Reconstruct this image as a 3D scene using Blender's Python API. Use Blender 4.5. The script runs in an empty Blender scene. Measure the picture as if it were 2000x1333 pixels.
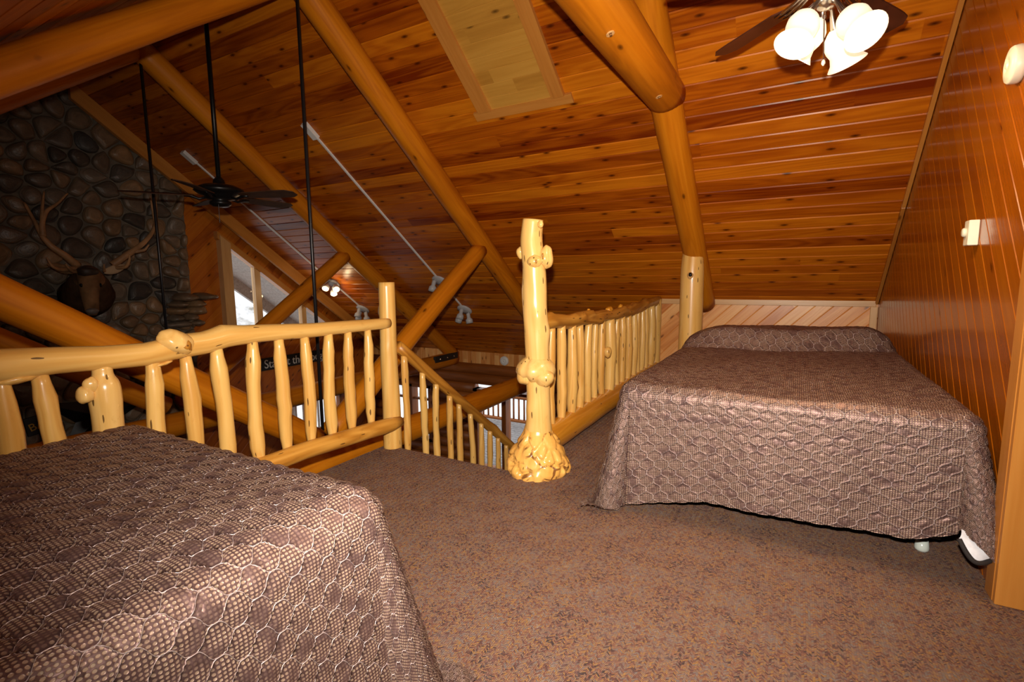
import bpy, math, random
import numpy as np
from mathutils import Vector
PI = math.pi
sc = bpy.context.scene
COL = sc.collection
rnd = random.Random(11)

# ------------------------------------------------------------------ camera and placing helpers
FPX = 970.7
YAW, PITCH, ROLL = math.radians(29.734), math.radians(-7.123), math.radians(-0.589)
_cy, _sy, _cp, _sp = math.cos(YAW), math.sin(YAW), math.cos(PITCH), math.sin(PITCH)
FWD = np.array([-_sy*_cp, _cy*_cp, _sp]); RGT = np.array([_cy, _sy, 0.0]); UPV = np.cross(RGT, FWD)
_cr, _sr = math.cos(ROLL), math.sin(ROLL)
RGT, UPV = RGT*_cr + UPV*_sr, -RGT*_sr + UPV*_cr
EYE = np.array([0, 0, 1.22])
def sight(px, py):
    d = (px-1000)*RGT + (666.5-py)*UPV + FPX*FWD
    return d/np.linalg.norm(d)
def onx(px, py, X): d = sight(px, py); return EYE + d*((X-EYE[0])/d[0])
def ony(px, py, Y): d = sight(px, py); return EYE + d*((Y-EYE[1])/d[1])
def onz(px, py, Z): d = sight(px, py); return EYE + d*((Z-EYE[2])/d[2])

RIDGE_Y, K0, SL = 2.63, 0.75*6.153+0.96, 0.75
RIDGE_Z = K0 - SL*RIDGE_Y
def roof_z(y): return K0 - SL*y if y >= RIDGE_Y else K0 - SL*(2*RIDGE_Y-y)
def onroof(px, py):
    n = np.array([0, SL, 1.0]); d = sight(px, py)
    return EYE + d*((K0-n@EYE)/(n@d))
X_GABLE, Y_KNEE, X_FAR, Y_FRONT = 0.72, 6.153, -7.7, 7.58
X0, X1, X2 = -0.902, -3.277, -5.547
Z_LOW = -2.6

# ------------------------------------------------------------------ object helpers
def tag(o, label=None, cat=None, group=None, kind=None):
    if label: o['label'] = label
    if cat: o['category'] = cat
    if group: o['group'] = group
    if kind: o['kind'] = kind
    return o
def thing(name, label, cat, loc=(0, 0, 0), rotz=0, group=None):
    o = bpy.data.objects.new(name, None); COL.objects.link(o)
    o.location = loc; o.rotation_euler = (0, 0, rotz); o.empty_display_size = .05
    return tag(o, label, cat, group)

class MB:
    """collects geometry; verts carry a wood-grain coordinate (across, depth, along) and a tone"""
    def __init__(s): s.v = []; s.f = []; s.g = []; s.t = []
    def add(s, verts, faces, grain=None, tone=0.5):
        b = len(s.v)
        s.v.extend([tuple(map(float, p)) for p in verts])
        s.f.extend([tuple(b+i for i in f) for f in faces])
        if grain is None: grain = verts
        s.g.extend([tuple(map(float, p)) for p in grain])
        s.t.extend([tone]*len(verts))
        return s
    def obj(s, name, mat, parent=None, smooth=False, loc=None):
        me = bpy.data.meshes.new(name)
        v = s.v
        if parent is not None and loc is None:
            M = parent.matrix_basis if parent.parent is None else parent.matrix_basis
            if parent.parent is not None: M = parent.parent.matrix_basis @ parent.matrix_basis
            inv = M.inverted()
            v = [tuple(inv @ Vector(p)) for p in v]
        me.from_pydata(v, [], s.f)
        a = me.attributes.new('grain', 'FLOAT_VECTOR', 'POINT')
        a.data.foreach_set('vector', np.array(s.g, dtype=np.float32).ravel())
        a = me.attributes.new('tone', 'FLOAT', 'POINT')
        a.data.foreach_set('value', np.array(s.t, dtype=np.float32))
        if smooth:
            me.polygons.foreach_set('use_smooth', [True]*len(me.polygons))
        me.materials.append(mat)
        me.update()
        o = bpy.data.objects.new(name, me); COL.objects.link(o)
        if parent is not None: o.parent = parent
        return o
    # ---- shapes
    def box(s, a, b, axis=1, tone=None, off=None, bev=0.0):
        a = np.array(a, float); b = np.array(b, float)
        lo, hi = np.minimum(a, b), np.maximum(a, b)
        tone = rnd.random() if tone is None else tone
        off = np.array([rnd.uniform(0, 9), rnd.uniform(0, 9), rnd.uniform(0, 9)]) if off is None else np.array(off)
        bm = [(x, y, z) for x in (lo[0], hi[0]) for y in (lo[1], hi[1]) for z in (lo[2], hi[2])]
        if bev > 0:
            # chamfered box: 24 verts
            vs = []; idx = {}
            def P(c, ax):
                k = (c, ax)
                if k not in idx:
                    p = []
                    for i in range(3):
                        e = hi[i] if c[i] else lo[i]
                        if i != ax: e += -bev if c[i] else bev
                        p.append(e)
                    idx[k] = len(vs); vs.append(p)
                return idx[k]
            fs = []
            for ax in range(3):
                i, j = [(1, 2), (2, 0), (0, 1)][ax]
                for sgn in (0, 1):
                    q = []
                    for (ci, cj) in ((0, 0), (1, 0), (1, 1), (0, 1)):
                        c = [0, 0, 0]; c[ax] = sgn; c[i] = ci; c[j] = cj
                        q.append(P(tuple(c), ax))
                    fs.append(q if sgn else q[::-1])
            for ax in range(3):
                i, j = [(1, 2), (2, 0), (0, 1)][ax]
                for ci in (0, 1):
                    for cj in (0, 1):
                        c0 = [0, 0, 0]; c1 = [0, 0, 0]; c0[i] = c1[i] = ci; c0[j] = c1[j] = cj; c1[ax] = 1
                        q = [P(tuple(c0), i), P(tuple(c1), i), P(tuple(c1), j), P(tuple(c0), j)]
                        fs.append(q if (ci == cj) else q[::-1])
            for cx in (0, 1):
                for cy_ in (0, 1):
                    for cz in (0, 1):
                        c = (cx, cy_, cz)
                        q = [P(c, 0), P(c, 1), P(c, 2)]
                        fs.append(q if (cx+cy_+cz) % 2 == 1 else q[::-1])
        else:
            vs = bm
            fs = [(0, 1, 3, 2), (4, 6, 7, 5), (0, 4, 5, 1), (2, 3, 7, 6), (0, 2, 6, 4), (1, 5, 7, 3)]
        gr = []
        o = [(1, 2, 0), (0, 2, 1), (0, 1, 2)][axis]
        for p in vs: gr.append((p[o[0]]+off[0], p[o[1]]+off[1], p[o[2]]+off[2]))
        return s.add(vs, fs, gr, tone)
    def tube(s, path, radii, seg=14, caps=True, tone=None, bumps=(), rough=0.0, squash=1.0, ring_round=0.0):
        P = np.array(path, float); n = len(P)
        R = np.full(n, radii, float) if np.isscalar(radii) else np.array(radii, float)
        T = np.gradient(P, axis=0); T /= np.linalg.norm(T, axis=1)[:, None]
        ref = np.array([0, 0, 1.0]) if abs(T[0][2]) < .9 else np.array([0, 1.0, 0])
        A = np.cross(ref, T[0]); A /= np.linalg.norm(A)
        L = np.concatenate([[0], np.cumsum(np.linalg.norm(np.diff(P, axis=0), axis=1))])
        off = rnd.uniform(0, 40); tone = rnd.random() if tone is None else tone
        th = np.linspace(0, 2*PI, seg, endpoint=False)
        ph = [rnd.uniform(0, 6.28) for _ in range(8)]
        V = []; G = []
        for i in range(n):
            A = A - T[i]*(A@T[i]); A /= np.linalg.norm(A); B = np.cross(T[i], A)
            r = np.full(seg, R[i])
            if rough:
                r = r*(1 + rough*(np.sin(2*th+ph[0]+L[i]*5)*.5 + np.sin(3*th+ph[1]-L[i]*9)*.35 + np.sin(th+ph[2]+L[i]*13)*.4 + np.sin(5*th+ph[3]+L[i]*31)*.2))
            for (bs, bt, bh, ws, wt) in bumps:
                dt = (th-bt+PI) % (2*PI)-PI
                r = r + bh*np.exp(-((L[i]-bs)/ws)**2 - (dt/wt)**2)
            pts = P[i] + np.outer(r*np.cos(th), A) + np.outer(r*np.sin(th)*squash, B)
            V.extend(pts)
            G.extend(np.stack([R[i]*np.cos(th), R[i]*np.sin(th), np.full(seg, L[i]+off)], 1))
        F = []
        for i in range(n-1):
            for j in range(seg):
                k = (j+1) % seg
                F.append((i*seg+j, i*seg+k, (i+1)*seg+k, (i+1)*seg+j))
        if caps:
            F.append(tuple(range(seg))[::-1]); F.append(tuple((n-1)*seg+j for j in range(seg)))
        return s.add(V, F, G, tone)
    def lathe(s, prof, c, seg=24, axis=(0, 0, 1), tone=.5, capb=True, capt=True):
        ax = np.array(axis, float); ax /= np.linalg.norm(ax)
        ref = np.array([1.0, 0, 0]) if abs(ax[0]) < .9 else np.array([0, 1.0, 0])
        A = np.cross(ax, ref); A /= np.linalg.norm(A); B = np.cross(ax, A)
        c = np.array(c, float); V = []
        for (r, h) in prof:
            for k in range(seg):
                t = 2*PI*k/seg
                V.append(c + ax*h + (A*math.cos(t)+B*math.sin(t))*r)
        n = len(prof); F = []
        for i in range(n-1):
            for j in range(seg):
                k = (j+1) % seg
                F.append((i*seg+j, i*seg+k, (i+1)*seg+k, (i+1)*seg+j))
        if capb: F.append(tuple(range(seg))[::-1])
        if capt: F.append(tuple((n-1)*seg+j for j in range(seg)))
        return s.add(V, F, None, tone)
    def blob(s, c, rad, seg=20, rings=14, axes=None, rough=.08, tone=None, fold=None):
        c = np.array(c, float); V = []; G = []; ph = [rnd.uniform(0, 6) for _ in range(6)]
        tone = rnd.random() if tone is None else tone; o = rnd.uniform(0, 30)
        AX = np.eye(3) if axes is None else np.array(axes, float)
        for i in range(rings+1):
            la = -PI/2 + PI*i/rings
            for j in range(seg):
                lo = 2*PI*j/seg
                d = np.array([math.cos(la)*math.cos(lo), math.cos(la)*math.sin(lo), math.sin(la)])
                k = 1 + rough*(math.sin(3*d[0]+ph[0])+math.sin(4*d[1]+ph[1])+math.sin(4*d[2]+ph[2])*.8+math.sin(7*d[0]+5*d[1]+ph[3])*.5)
                if fold: k *= 1 - fold[1]*math.exp(-((lo-fold[0]+PI) % (2*PI)-PI)**2/fold[2]**2)*math.cos(la)
                q = d*np.array(rad)*k
                V.append(c + AX.T @ q); G.append((q[0], q[1], q[2]+o))
        F = []
        for i in range(rings):
            for j in range(seg):
                k = (j+1) % seg
                F.append((i*seg+j, i*seg+k, (i+1)*seg+k, (i+1)*seg+j))
        return s.add(V, F, G, tone)

def clip(poly, a, b, c):
    """keep a*x+b*y<=c"""
    out = []
    for i in range(len(poly)):
        p, q = poly[i], poly[(i+1) % len(poly)]
        dp, dq = a*p[0]+b*p[1]-c, a*q[0]+b*q[1]-c
        if dp <= 0: out.append(p)
        if dp*dq < 0:
            t = dp/(dp-dq); out.append((p[0]+(q[0]-p[0])*t, p[1]+(q[1]-p[1])*t))
    return out

def hash01(i, j=0, k=0):
    x = math.sin(i*127.1+j*311.7+k*74.7)*43758.5453
    return x-math.floor(x)

def boards(mb, O, U, V, N, polys, ang, width, phase=0.0, bev=.006, dep=.005, lmin=1.6, lmax=3.6, seed=0, jitter=1.0):
    """V-groove boards on the plane O+U*u+V*v (normal N toward the room), running along angle ang, clipped to convex polys"""
    O, U, V, N = [np.array(x, float) for x in (O, U, V, N)]
    ca, sa = math.cos(ang), math.sin(ang)
    cr = np.cross(U, V); flip = cr@N < 0
    for poly in polys:
        al = [p[0]*ca+p[1]*sa for p in poly]; ac = [-p[0]*sa+p[1]*ca for p in poly]
        r0, r1 = math.floor((min(ac)-phase)/width), math.ceil((max(ac)-phase)/width)
        for r in range(r0, r1):
            b0 = phase + r*width
            x = -40 + hash01(r, seed)*3; k = 0
            while x < max(al):
                ln = lmin+(lmax-lmin)*hash01(r, k, seed+1); x2 = x+ln
                if x2 > min(al):
                    tone = hash01(r, k, seed+2); og = (hash01(r, k, 5+seed)*50, hash01(r, k, 6+seed)*50)
                    for (s0, s1, d0, d1) in ((0, bev, -dep, 0), (bev, width-bev, 0, 0), (width-bev, width, 0, -dep)):
                        q = poly
                        for (A, B, C) in ((ca, sa, x2), (-ca, -sa, -x), (-sa, ca, b0+s1), (sa, -ca, -(b0+s0))):
                            q = clip(q, A, B, C)
                            if len(q) < 3: break
                        if len(q) < 3: continue
                        vs = []; gr = []
                        for (u, v) in q:
                            a_ = u*ca+v*sa; c_ = -u*sa+v*ca
                            t = (c_-b0-s0)/(s1-s0)
                            d = d0+(d1-d0)*t
                            vs.append(O+U*u+V*v+N*d); gr.append((c_-b0+og[0], d, a_+og[1]))
                        f = tuple(range(len(q)))
                        mb.add(vs, [f[::-1] if flip else f], gr, tone)
                x = x2; k += 1

# ------------------------------------------------------------------ materials
def new_mat(name):
    m = bpy.data.materials.new(name); m.use_nodes = True
    nt = m.node_tree; nt.nodes.clear()
    out = nt.nodes.new('ShaderNodeOutputMaterial'); p = nt.nodes.new('ShaderNodeBsdfPrincipled')
    nt.links.new(p.outputs[0], out.inputs[0])
    return m, nt, p
class NT:
    def __init__(s, nt): s.nt = nt
    def n(s, t, **kw):
        x = s.nt.nodes.new(t)
        for k, v in kw.items(): setattr(x, k, v)
        return x
    def l(s, a, b): s.nt.links.new(a, b)
    def val(s, x, sock):
        if isinstance(x, (int, float)): sock.default_value = x
        else: s.l(x, sock)
    def math(s, op, a, b=0.0, c=None, clamp=False):
        x = s.n('ShaderNodeMath', operation=op, use_clamp=clamp)
        s.val(a, x.inputs[0]); s.val(b, x.inputs[1])
        if c is not None: s.val(c, x.inputs[2])
        return x.outputs[0]
    def mapv(s, v, scale=(1, 1, 1), loc=(0, 0, 0), rot=(0, 0, 0)):
        x = s.n('ShaderNodeMapping'); s.l(v, x.inputs[0])
        x.inputs['Scale'].default_value = scale; x.inputs['Location'].default_value = loc; x.inputs['Rotation'].default_value = rot
        return x.outputs[0]
    def noise(s, v, sc=1, det=3, rough=.5, dist=0.0):
        x = s.n('ShaderNodeTexNoise'); s.l(v, x.inputs['Vector'])
        x.inputs['Scale'].default_value = sc; x.inputs['Detail'].default_value = det
        x.inputs['Roughness'].default_value = rough; x.inputs['Distortion'].default_value = dist
        return x.outputs['Fac']
    def vor(s, v, sc=1, feat='F1', rand=1.0):
        x = s.n('ShaderNodeTexVoronoi', feature=feat); s.l(v, x.inputs['Vector'])
        x.inputs['Scale'].default_value = sc; x.inputs['Randomness'].default_value = rand
        return x
    def ramp(s, f, stops, interp='LINEAR'):
        x = s.n('ShaderNodeValToRGB'); s.val(f, x.inputs[0]); cr = x.color_ramp; cr.interpolation = interp
        while len(cr.elements) < len(stops): cr.elements.new(.5)
        for e, (p, c) in zip(cr.elements, stops):
            e.position = p; e.color = (*c, 1) if len(c) == 3 else c
        return x.outputs[0]
    def mix(s, f, a, b, blend='MIX'):
        x = s.n('ShaderNodeMix', data_type='RGBA', blend_type=blend)
        s.val(f, x.inputs[0])
        for v, i in ((a, 6), (b, 7)):
            if isinstance(v, tuple): x.inputs[i].default_value = (*v, 1)
            else: s.l(v, x.inputs[i])
        return x.outputs[2]
    def attr(s, name): return s.n('ShaderNodeAttribute', attribute_name=name)
    def bump(s, h, strength, dist, p):
        x = s.n('ShaderNodeBump'); s.l(h, x.inputs['Height'])
        x.inputs['Strength'].default_value = strength; x.inputs['Distance'].default_value = dist
        s.l(x.outputs[0], p.inputs['Normal'])
    def sep(s, v):
        x = s.n('ShaderNodeSeparateXYZ'); s.l(v, x.inputs[0]); return x.outputs
    def comb(s, a, b, c=0.0):
        x = s.n('ShaderNodeCombineXYZ'); s.val(a, x.inputs[0]); s.val(b, x.inputs[1]); s.val(c, x.inputs[2]); return x.outputs[0]

def wood(name, dark, mid, light, rough=.3, tonevar=.8, knots=1.0, ring=1.0, flecks=0.0, fleck_col=(.05, .018, .006), coat=0.0, spec=.5, knotcol=None, bump=.15):
    m, nt, p = new_mat(name); N = NT(nt)
    g = N.attr('grain').outputs['Vector']; tone = N.attr('tone').outputs['Fac']
    g1 = N.mapv(g, (7, 7, .55)); g2 = N.mapv(g, (60, 60, 2.2)); g3 = N.mapv(g, (2.2, 2.2, .8))
    base = N.noise(g1, 1.0, 3, .55, .6)
    rings = N.math('SINE', N.math('MULTIPLY', N.noise(g1, .8, 2, .5, .5), 62.0))
    fine = N.noise(g2, 1.0, 4, .6)
    f = N.math('MULTIPLY_ADD', N.math('SUBTRACT', base, .5), .7, .5)
    f = N.math('MULTIPLY_ADD', rings, .085*ring, f)
    f = N.math('MULTIPLY_ADD', N.math('SUBTRACT', fine, .5), .38, f)
    f = N.math('MULTIPLY_ADD', N.math('SUBTRACT', tone, .5), tonevar, f)
    f = N.math('MULTIPLY_ADD', N.math('SUBTRACT', N.noise(g3, 1.0, 2), .5), .3, f)
    c = N.ramp(f, [(0.08, dark), (0.5, mid), (0.92, light)])
    if knots > 0:
        gx_, gy_, gz_ = N.sep(g)
        gk = N.comb(N.math('MULTIPLY', gx_, 7.0), N.math('MULTIPLY', gz_, 2.7))
        v = N.vor(gk, 1.0); v.voronoi_dimensions = '2D'
        kd = v.outputs['Distance']
        rare = N.math('GREATER_THAN', N.sep(v.outputs['Color'])[0], 1-.38*knots)
        kn = N.math('MULTIPLY', N.math('SUBTRACT', 1.0, N.math('MULTIPLY', kd, 10.0), clamp=True), rare)
        halo = N.math('MULTIPLY', N.math('SUBTRACT', 1.0, N.math('MULTIPLY', kd, 4.2), clamp=True), rare)
        kc = knotcol or tuple(x*.28 for x in dark)
        c = N.mix(N.math('MULTIPLY', halo, .45), c, dark)
        c = N.mix(N.math('POWER', kn, .6), c, kc)
    if flecks > 0:
        gf = N.mapv(g, (42, 42, 8)); v = N.vor(gf, 1.0)
        fl = N.math('LESS_THAN', N.math('ADD', v.outputs['Distance'], N.math('MULTIPLY', N.noise(gf, 2.0, 2), .25)), .22+.1*flecks)
        rare = N.math('GREATER_THAN', N.sep(v.outputs['Color'])[0], 1-.30*flecks)
        c = N.mix(N.math('MULTIPLY', N.math('MULTIPLY', fl, rare), .85), c, fleck_col)
        gp = N.mapv(g, (9, 9, 4)); pn = N.noise(gp, 1.0, 4, .65, 1.2)
        c = N.mix(N.ramp(pn, [(.62, (0, 0, 0)), (.8, (.5, .5, .5))]), c, tuple(x*.75 for x in dark))
    N.l(c, p.inputs['Base Color'])
    p.inputs['Roughness'].default_value = rough
    p.inputs['Specular IOR Level'].default_value = spec
    p.inputs['Coat Weight'].default_value = coat; p.inputs['Coat Roughness'].default_value = .12
    if bump: N.bump(N.math('ADD', fine, N.math('MULTIPLY', base, .8)), bump, .004, p)
    return m

def plain(name, col, rough=.5, metal=0.0, spec=.5, noise=0.0, nscale=20):
    m, nt, p = new_mat(name); N = NT(nt)
    tc = N.n('ShaderNodeTexCoord').outputs['Object']
    nz = N.noise(tc, nscale, 3)
    k = N.ramp(nz, [(.3, tuple(c*(1-noise) for c in col)), (.7, tuple(min(1, c*(1+noise)) for c in col))])
    N.l(k, p.inputs['Base Color'])
    p.inputs['Roughness'].default_value = rough; p.inputs['Metallic'].default_value = metal
    p.inputs['Specular IOR Level'].default_value = spec
    return m
def glow(name, col, strength, base=(.8, .8, .8)):
    m, nt, p = new_mat(name)
    p.inputs['Base Color'].default_value = (*base, 1); p.inputs['Roughness'].default_value = .3
    p.inputs['Emission Color'].default_value = (*col, 1); p.inputs['Emission Strength'].default_value = strength
    return m

M = {}
M['ceil'] = wood('ceiling_boards', (.17, .020, .0008), (.42, .093, .0024), (.64, .19, .007), rough=.33, tonevar=.55, knots=1.5, spec=.27)
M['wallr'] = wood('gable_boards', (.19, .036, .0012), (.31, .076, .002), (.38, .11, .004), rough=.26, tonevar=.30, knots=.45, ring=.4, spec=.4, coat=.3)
M['knee'] = wood('knee_boards', (.54, .17, .030), (.76, .32, .085), (.90, .50, .18), rough=.34, tonevar=.6, knots=.8, coat=.5)
M['fargab'] = wood('far_gable_boards', (.28, .055, .003), (.46, .115, .006), (.56, .17, .012), rough=.4, tonevar=.5, knots=1.0)
M['trim'] = wood('pine_trim', (.36, .12, .018), (.50, .19, .032), (.60, .26, .055), rough=.32, tonevar=.3, knots=.5, ring=.5)
M['trimpale'] = wood('pale_trim', (.50, .25, .085), (.64, .36, .14), (.74, .47, .21), rough=.35, tonevar=.3, knots=.4, ring=.5)
M['skyl'] = wood('panel_boards', (.36, .15, .018), (.50, .235, .034), (.60, .31, .055), rough=.4, tonevar=.3, knots=1.0, ring=.5)
M['log'] = wood('truss_log', (.34, .080, .002), (.55, .165, .004), (.68, .24, .010), rough=.45, tonevar=.16, knots=.8, ring=.9, spec=.25)
M['logdark'] = wood('wall_log', (.17, .045, .006), (.28, .078, .009), (.38, .12, .015), rough=.5, tonevar=.4, knots=.7)
M['pale'] = wood('peeled_log', (.55, .235, .036), (.74, .415, .108), (.83, .535, .175), rough=.32, tonevar=.2, knots=0, ring=1.3, flecks=.85, coat=.15)
M['palepost'] = wood('burl_log', (.62, .30, .055), (.80, .48, .15), (.89, .60, .235), rough=.25, tonevar=.12, knots=0, ring=.8, flecks=1.0, coat=.3)
def rootmat():
    m = wood('root_burl', (.62, .27, .040), (.82, .42, .095), (.92, .56, .17), rough=.30, tonevar=0, knots=0, ring=.5, flecks=.6, coat=.15)
    nt = m.node_tree; N = NT(nt); p = [n for n in nt.nodes if n.type == 'BSDF_PRINCIPLED'][0]
    g = N.attr('grain').outputs['Vector']
    w_ = N.n('ShaderNodeVectorMath', operation='MULTIPLY_ADD'); N.l(N.n('ShaderNodeTexNoise').outputs['Color'], w_.inputs[0]); w_.inputs[1].default_value = (.03, .03, .03); N.l(g, w_.inputs[2])
    v = N.vor(w_.outputs[0], 12, 'DISTANCE_TO_EDGE'); msk = N.noise(g, 9, 3, .6)
    cr = N.math('MULTIPLY', N.math('LESS_THAN', v.outputs['Distance'], .07), N.ramp(msk, [(.48, (0, 0, 0)), (.60, (1, 1, 1))]))
    src = p.inputs['Base Color'].links[0].from_socket
    c = N.mix(N.math('MULTIPLY', cr, .85), src, (.13, .035, .010)); N.l(c, p.inputs['Base Color'])
    return m
M['root'] = rootmat()
M['bark'] = wood('stained_log', (.26, .085, .008), (.50, .21, .026), (.72, .36, .065), rough=.4, tonevar=.25, knots=.3, ring=1.8, flecks=.8)
M['amber'] = wood('amber_log', (.42, .14, .008), (.62, .25, .020), (.76, .35, .045), rough=.25, tonevar=.2, knots=.3, ring=.8, flecks=.7, coat=.3)
M['lowfloor'] = wood('dark_floorboards', (.05, .012, .003), (.09, .024, .005), (.14, .042, .009), rough=.3, tonevar=.5, knots=.3)
M['black'] = plain('black_metal', (.012, .011, .011), .35, .6)
M['blade'] = plain('dark_blade', (.055, .022, .009), .7, 0, .15, .25, 14)
M['blade2'] = plain('walnut_blade', (.075, .022, .011), .35, 0, .5, .2, 14)
M['nickel'] = plain('brushed_nickel', (.62, .56, .50), .22, 1.0)
M['rod'] = plain('dark_steel_rod', (.03, .028, .030), .35, .7)
M['white'] = plain('white_plastic', (.78, .77, .75), .4, 0, .5, .04)
M['cream'] = plain('cream_plastic', (.80, .74, .58), .4, 0, .5, .03)
M['greywhite'] = plain('grey_white_enamel', (.50, .49, .50), .4, 0, .5, .05)
M['grey'] = plain('grey_painted_wood', (.34, .31, .28), .7, 0, .3, .2, 30)
M['deck'] = plain('weathered_deck', (.27, .255, .25), .8, 0, .3, .3, 14)
M['steel'] = plain('black_bracket', (.02, .018, .018), .5, .3)
M['mattress'] = plain('shade_black_ticking', (.012, .010, .010), .9)  # black stands in for the shade under the beds
M['lining'] = plain('white_lining', (.80, .79, .84), .8, 0, .3, .08, 60)
M['piping'] = plain('dark_piping', (.02, .014, .013), .8)
M['clear'] = plain('clear_plastic', (.50, .55, .52), .15, 0, .8)
M['snow'] = plain('snowy_ground', (.75, .77, .80), .9, 0, .3, .3, .6)
M['mortar'] = plain('grey_mortar', (.145, .118, .090), .9, 0, .2, .3, 12)
M['signblack'] = plain('black_sign_board', (.012, .011, .012), .6)
M['signwhite'] = plain('white_lettering', (.62, .60, .58), .6)
M['gold'] = plain('gold_lettering', (.50, .27, .03), .5)
M['antler'] = plain('antler_bone', (.34, .18, .08), .5, 0, .4, .35, 9)
M['hide'] = plain('elk_hide', (.17, .088, .038), .85, 0, .2, .5, 7)
M['mane'] = plain('elk_dark_mane', (.060, .030, .015), .9, 0, .1, .4, 9)
M['hidedark'] = plain('elk_dark_muzzle', (.030, .018, .012), .6)
M['lips'] = plain('elk_pale_lips', (.13, .105, .09), .5)
M['earfur'] = plain('elk_inner_ear', (.42, .29, .17), .9)
M['shade'] = glow('lit_frosted_glass', (1.0, .80, .52), .85, (.9, .80, .66))
M['bulb'] = glow('lit_bulb', (1.0, .83, .52), 14.0)
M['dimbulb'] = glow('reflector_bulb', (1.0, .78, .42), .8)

def glass():
    m = bpy.data.materials.new('window_glass'); m.use_nodes = True; nt = m.node_tree; nt.nodes.clear(); N = NT(nt)
    out = N.n('ShaderNodeOutputMaterial'); t = N.n('ShaderNodeBsdfTransparent'); g = N.n('ShaderNodeBsdfGlossy')
    g.inputs['Roughness'].default_value = .02; t.inputs[0].default_value = (.93, .95, .95, 1)
    fr = N.n('ShaderNodeFresnel'); fr.inputs[0].default_value = 1.45
    mx = N.n('ShaderNodeMixShader'); N.l(fr.outputs[0], mx.inputs[0]); N.l(t.outputs[0], mx.inputs[1]); N.l(g.outputs[0], mx.inputs[2])
    N.l(mx.outputs[0], out.inputs[0]); return m
M['glass'] = glass()

def carpet():
    m, nt, p = new_mat('zigzag_carpet'); N = NT(nt)
    co = N.n('ShaderNodeTexCoord').outputs['Object']
    x, y, z = N.sep(co)
    zz = N.math('PINGPONG', x, .015)
    a = N.math('ADD', y, N.math('MULTIPLY', zz, .8))
    ci = N.math('FLOOR', N.math('DIVIDE', a, .0062)); cj = N.math('FLOOR', N.math('DIVIDE', x, .0075))
    wn = N.n('ShaderNodeTexWhiteNoise', noise_dimensions='2D'); N.l(N.comb(ci, cj), wn.inputs['Vector'])
    big = N.noise(co, 7.0, 4, .7); big2 = N.noise(N.mapv(co, loc=(7, 3, 1)), 11.0, 4, .7)
    f = N.math('ADD', N.math('MULTIPLY', wn.outputs['Value'], .75), N.math('MULTIPLY', N.math('SUBTRACT', big, .37), .9))
    c = N.ramp(f, [(.05, (.068, .046, .044)), (.25, (.175, .080, .064)), (.42, (.26, .130, .078)), (.56, (.20, .138, .115)), (.70, (.33, .17, .058)), (.85, (.175, .142, .138)), (1.0, (.32, .225, .165))])
    c = N.mix(N.ramp(big2, [(.48, (0, 0, 0)), (.68, (.35, .35, .35))]), c, (.20, .16, .155))
    fa = N.math('PINGPONG', a, .0031); fx = N.math('PINGPONG', x, .00375)
    h = N.math('MULTIPLY', N.math('DIVIDE', fa, .0031), N.math('MULTIPLY_ADD', N.math('DIVIDE', fx, .00375), .5, .5))
    fl = N.noise(co, 420, 2)
    c = N.mix(1.0, c, N.ramp(N.math('MULTIPLY_ADD', fl, .5, N.math('MULTIPLY', h, .5)), [(.1, (.45, .45, .45)), (.75, (1.38, 1.33, 1.33))]), 'MULTIPLY')
    N.l(c, p.inputs['Base Color']); p.inputs['Roughness'].default_value = .95; p.inputs['Specular IOR Level'].default_value = .15
    N.bump(N.math('ADD', h, N.math('MULTIPLY', fl, .6)), .7, .004, p)
    return m
M['carpet'] = carpet()

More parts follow.
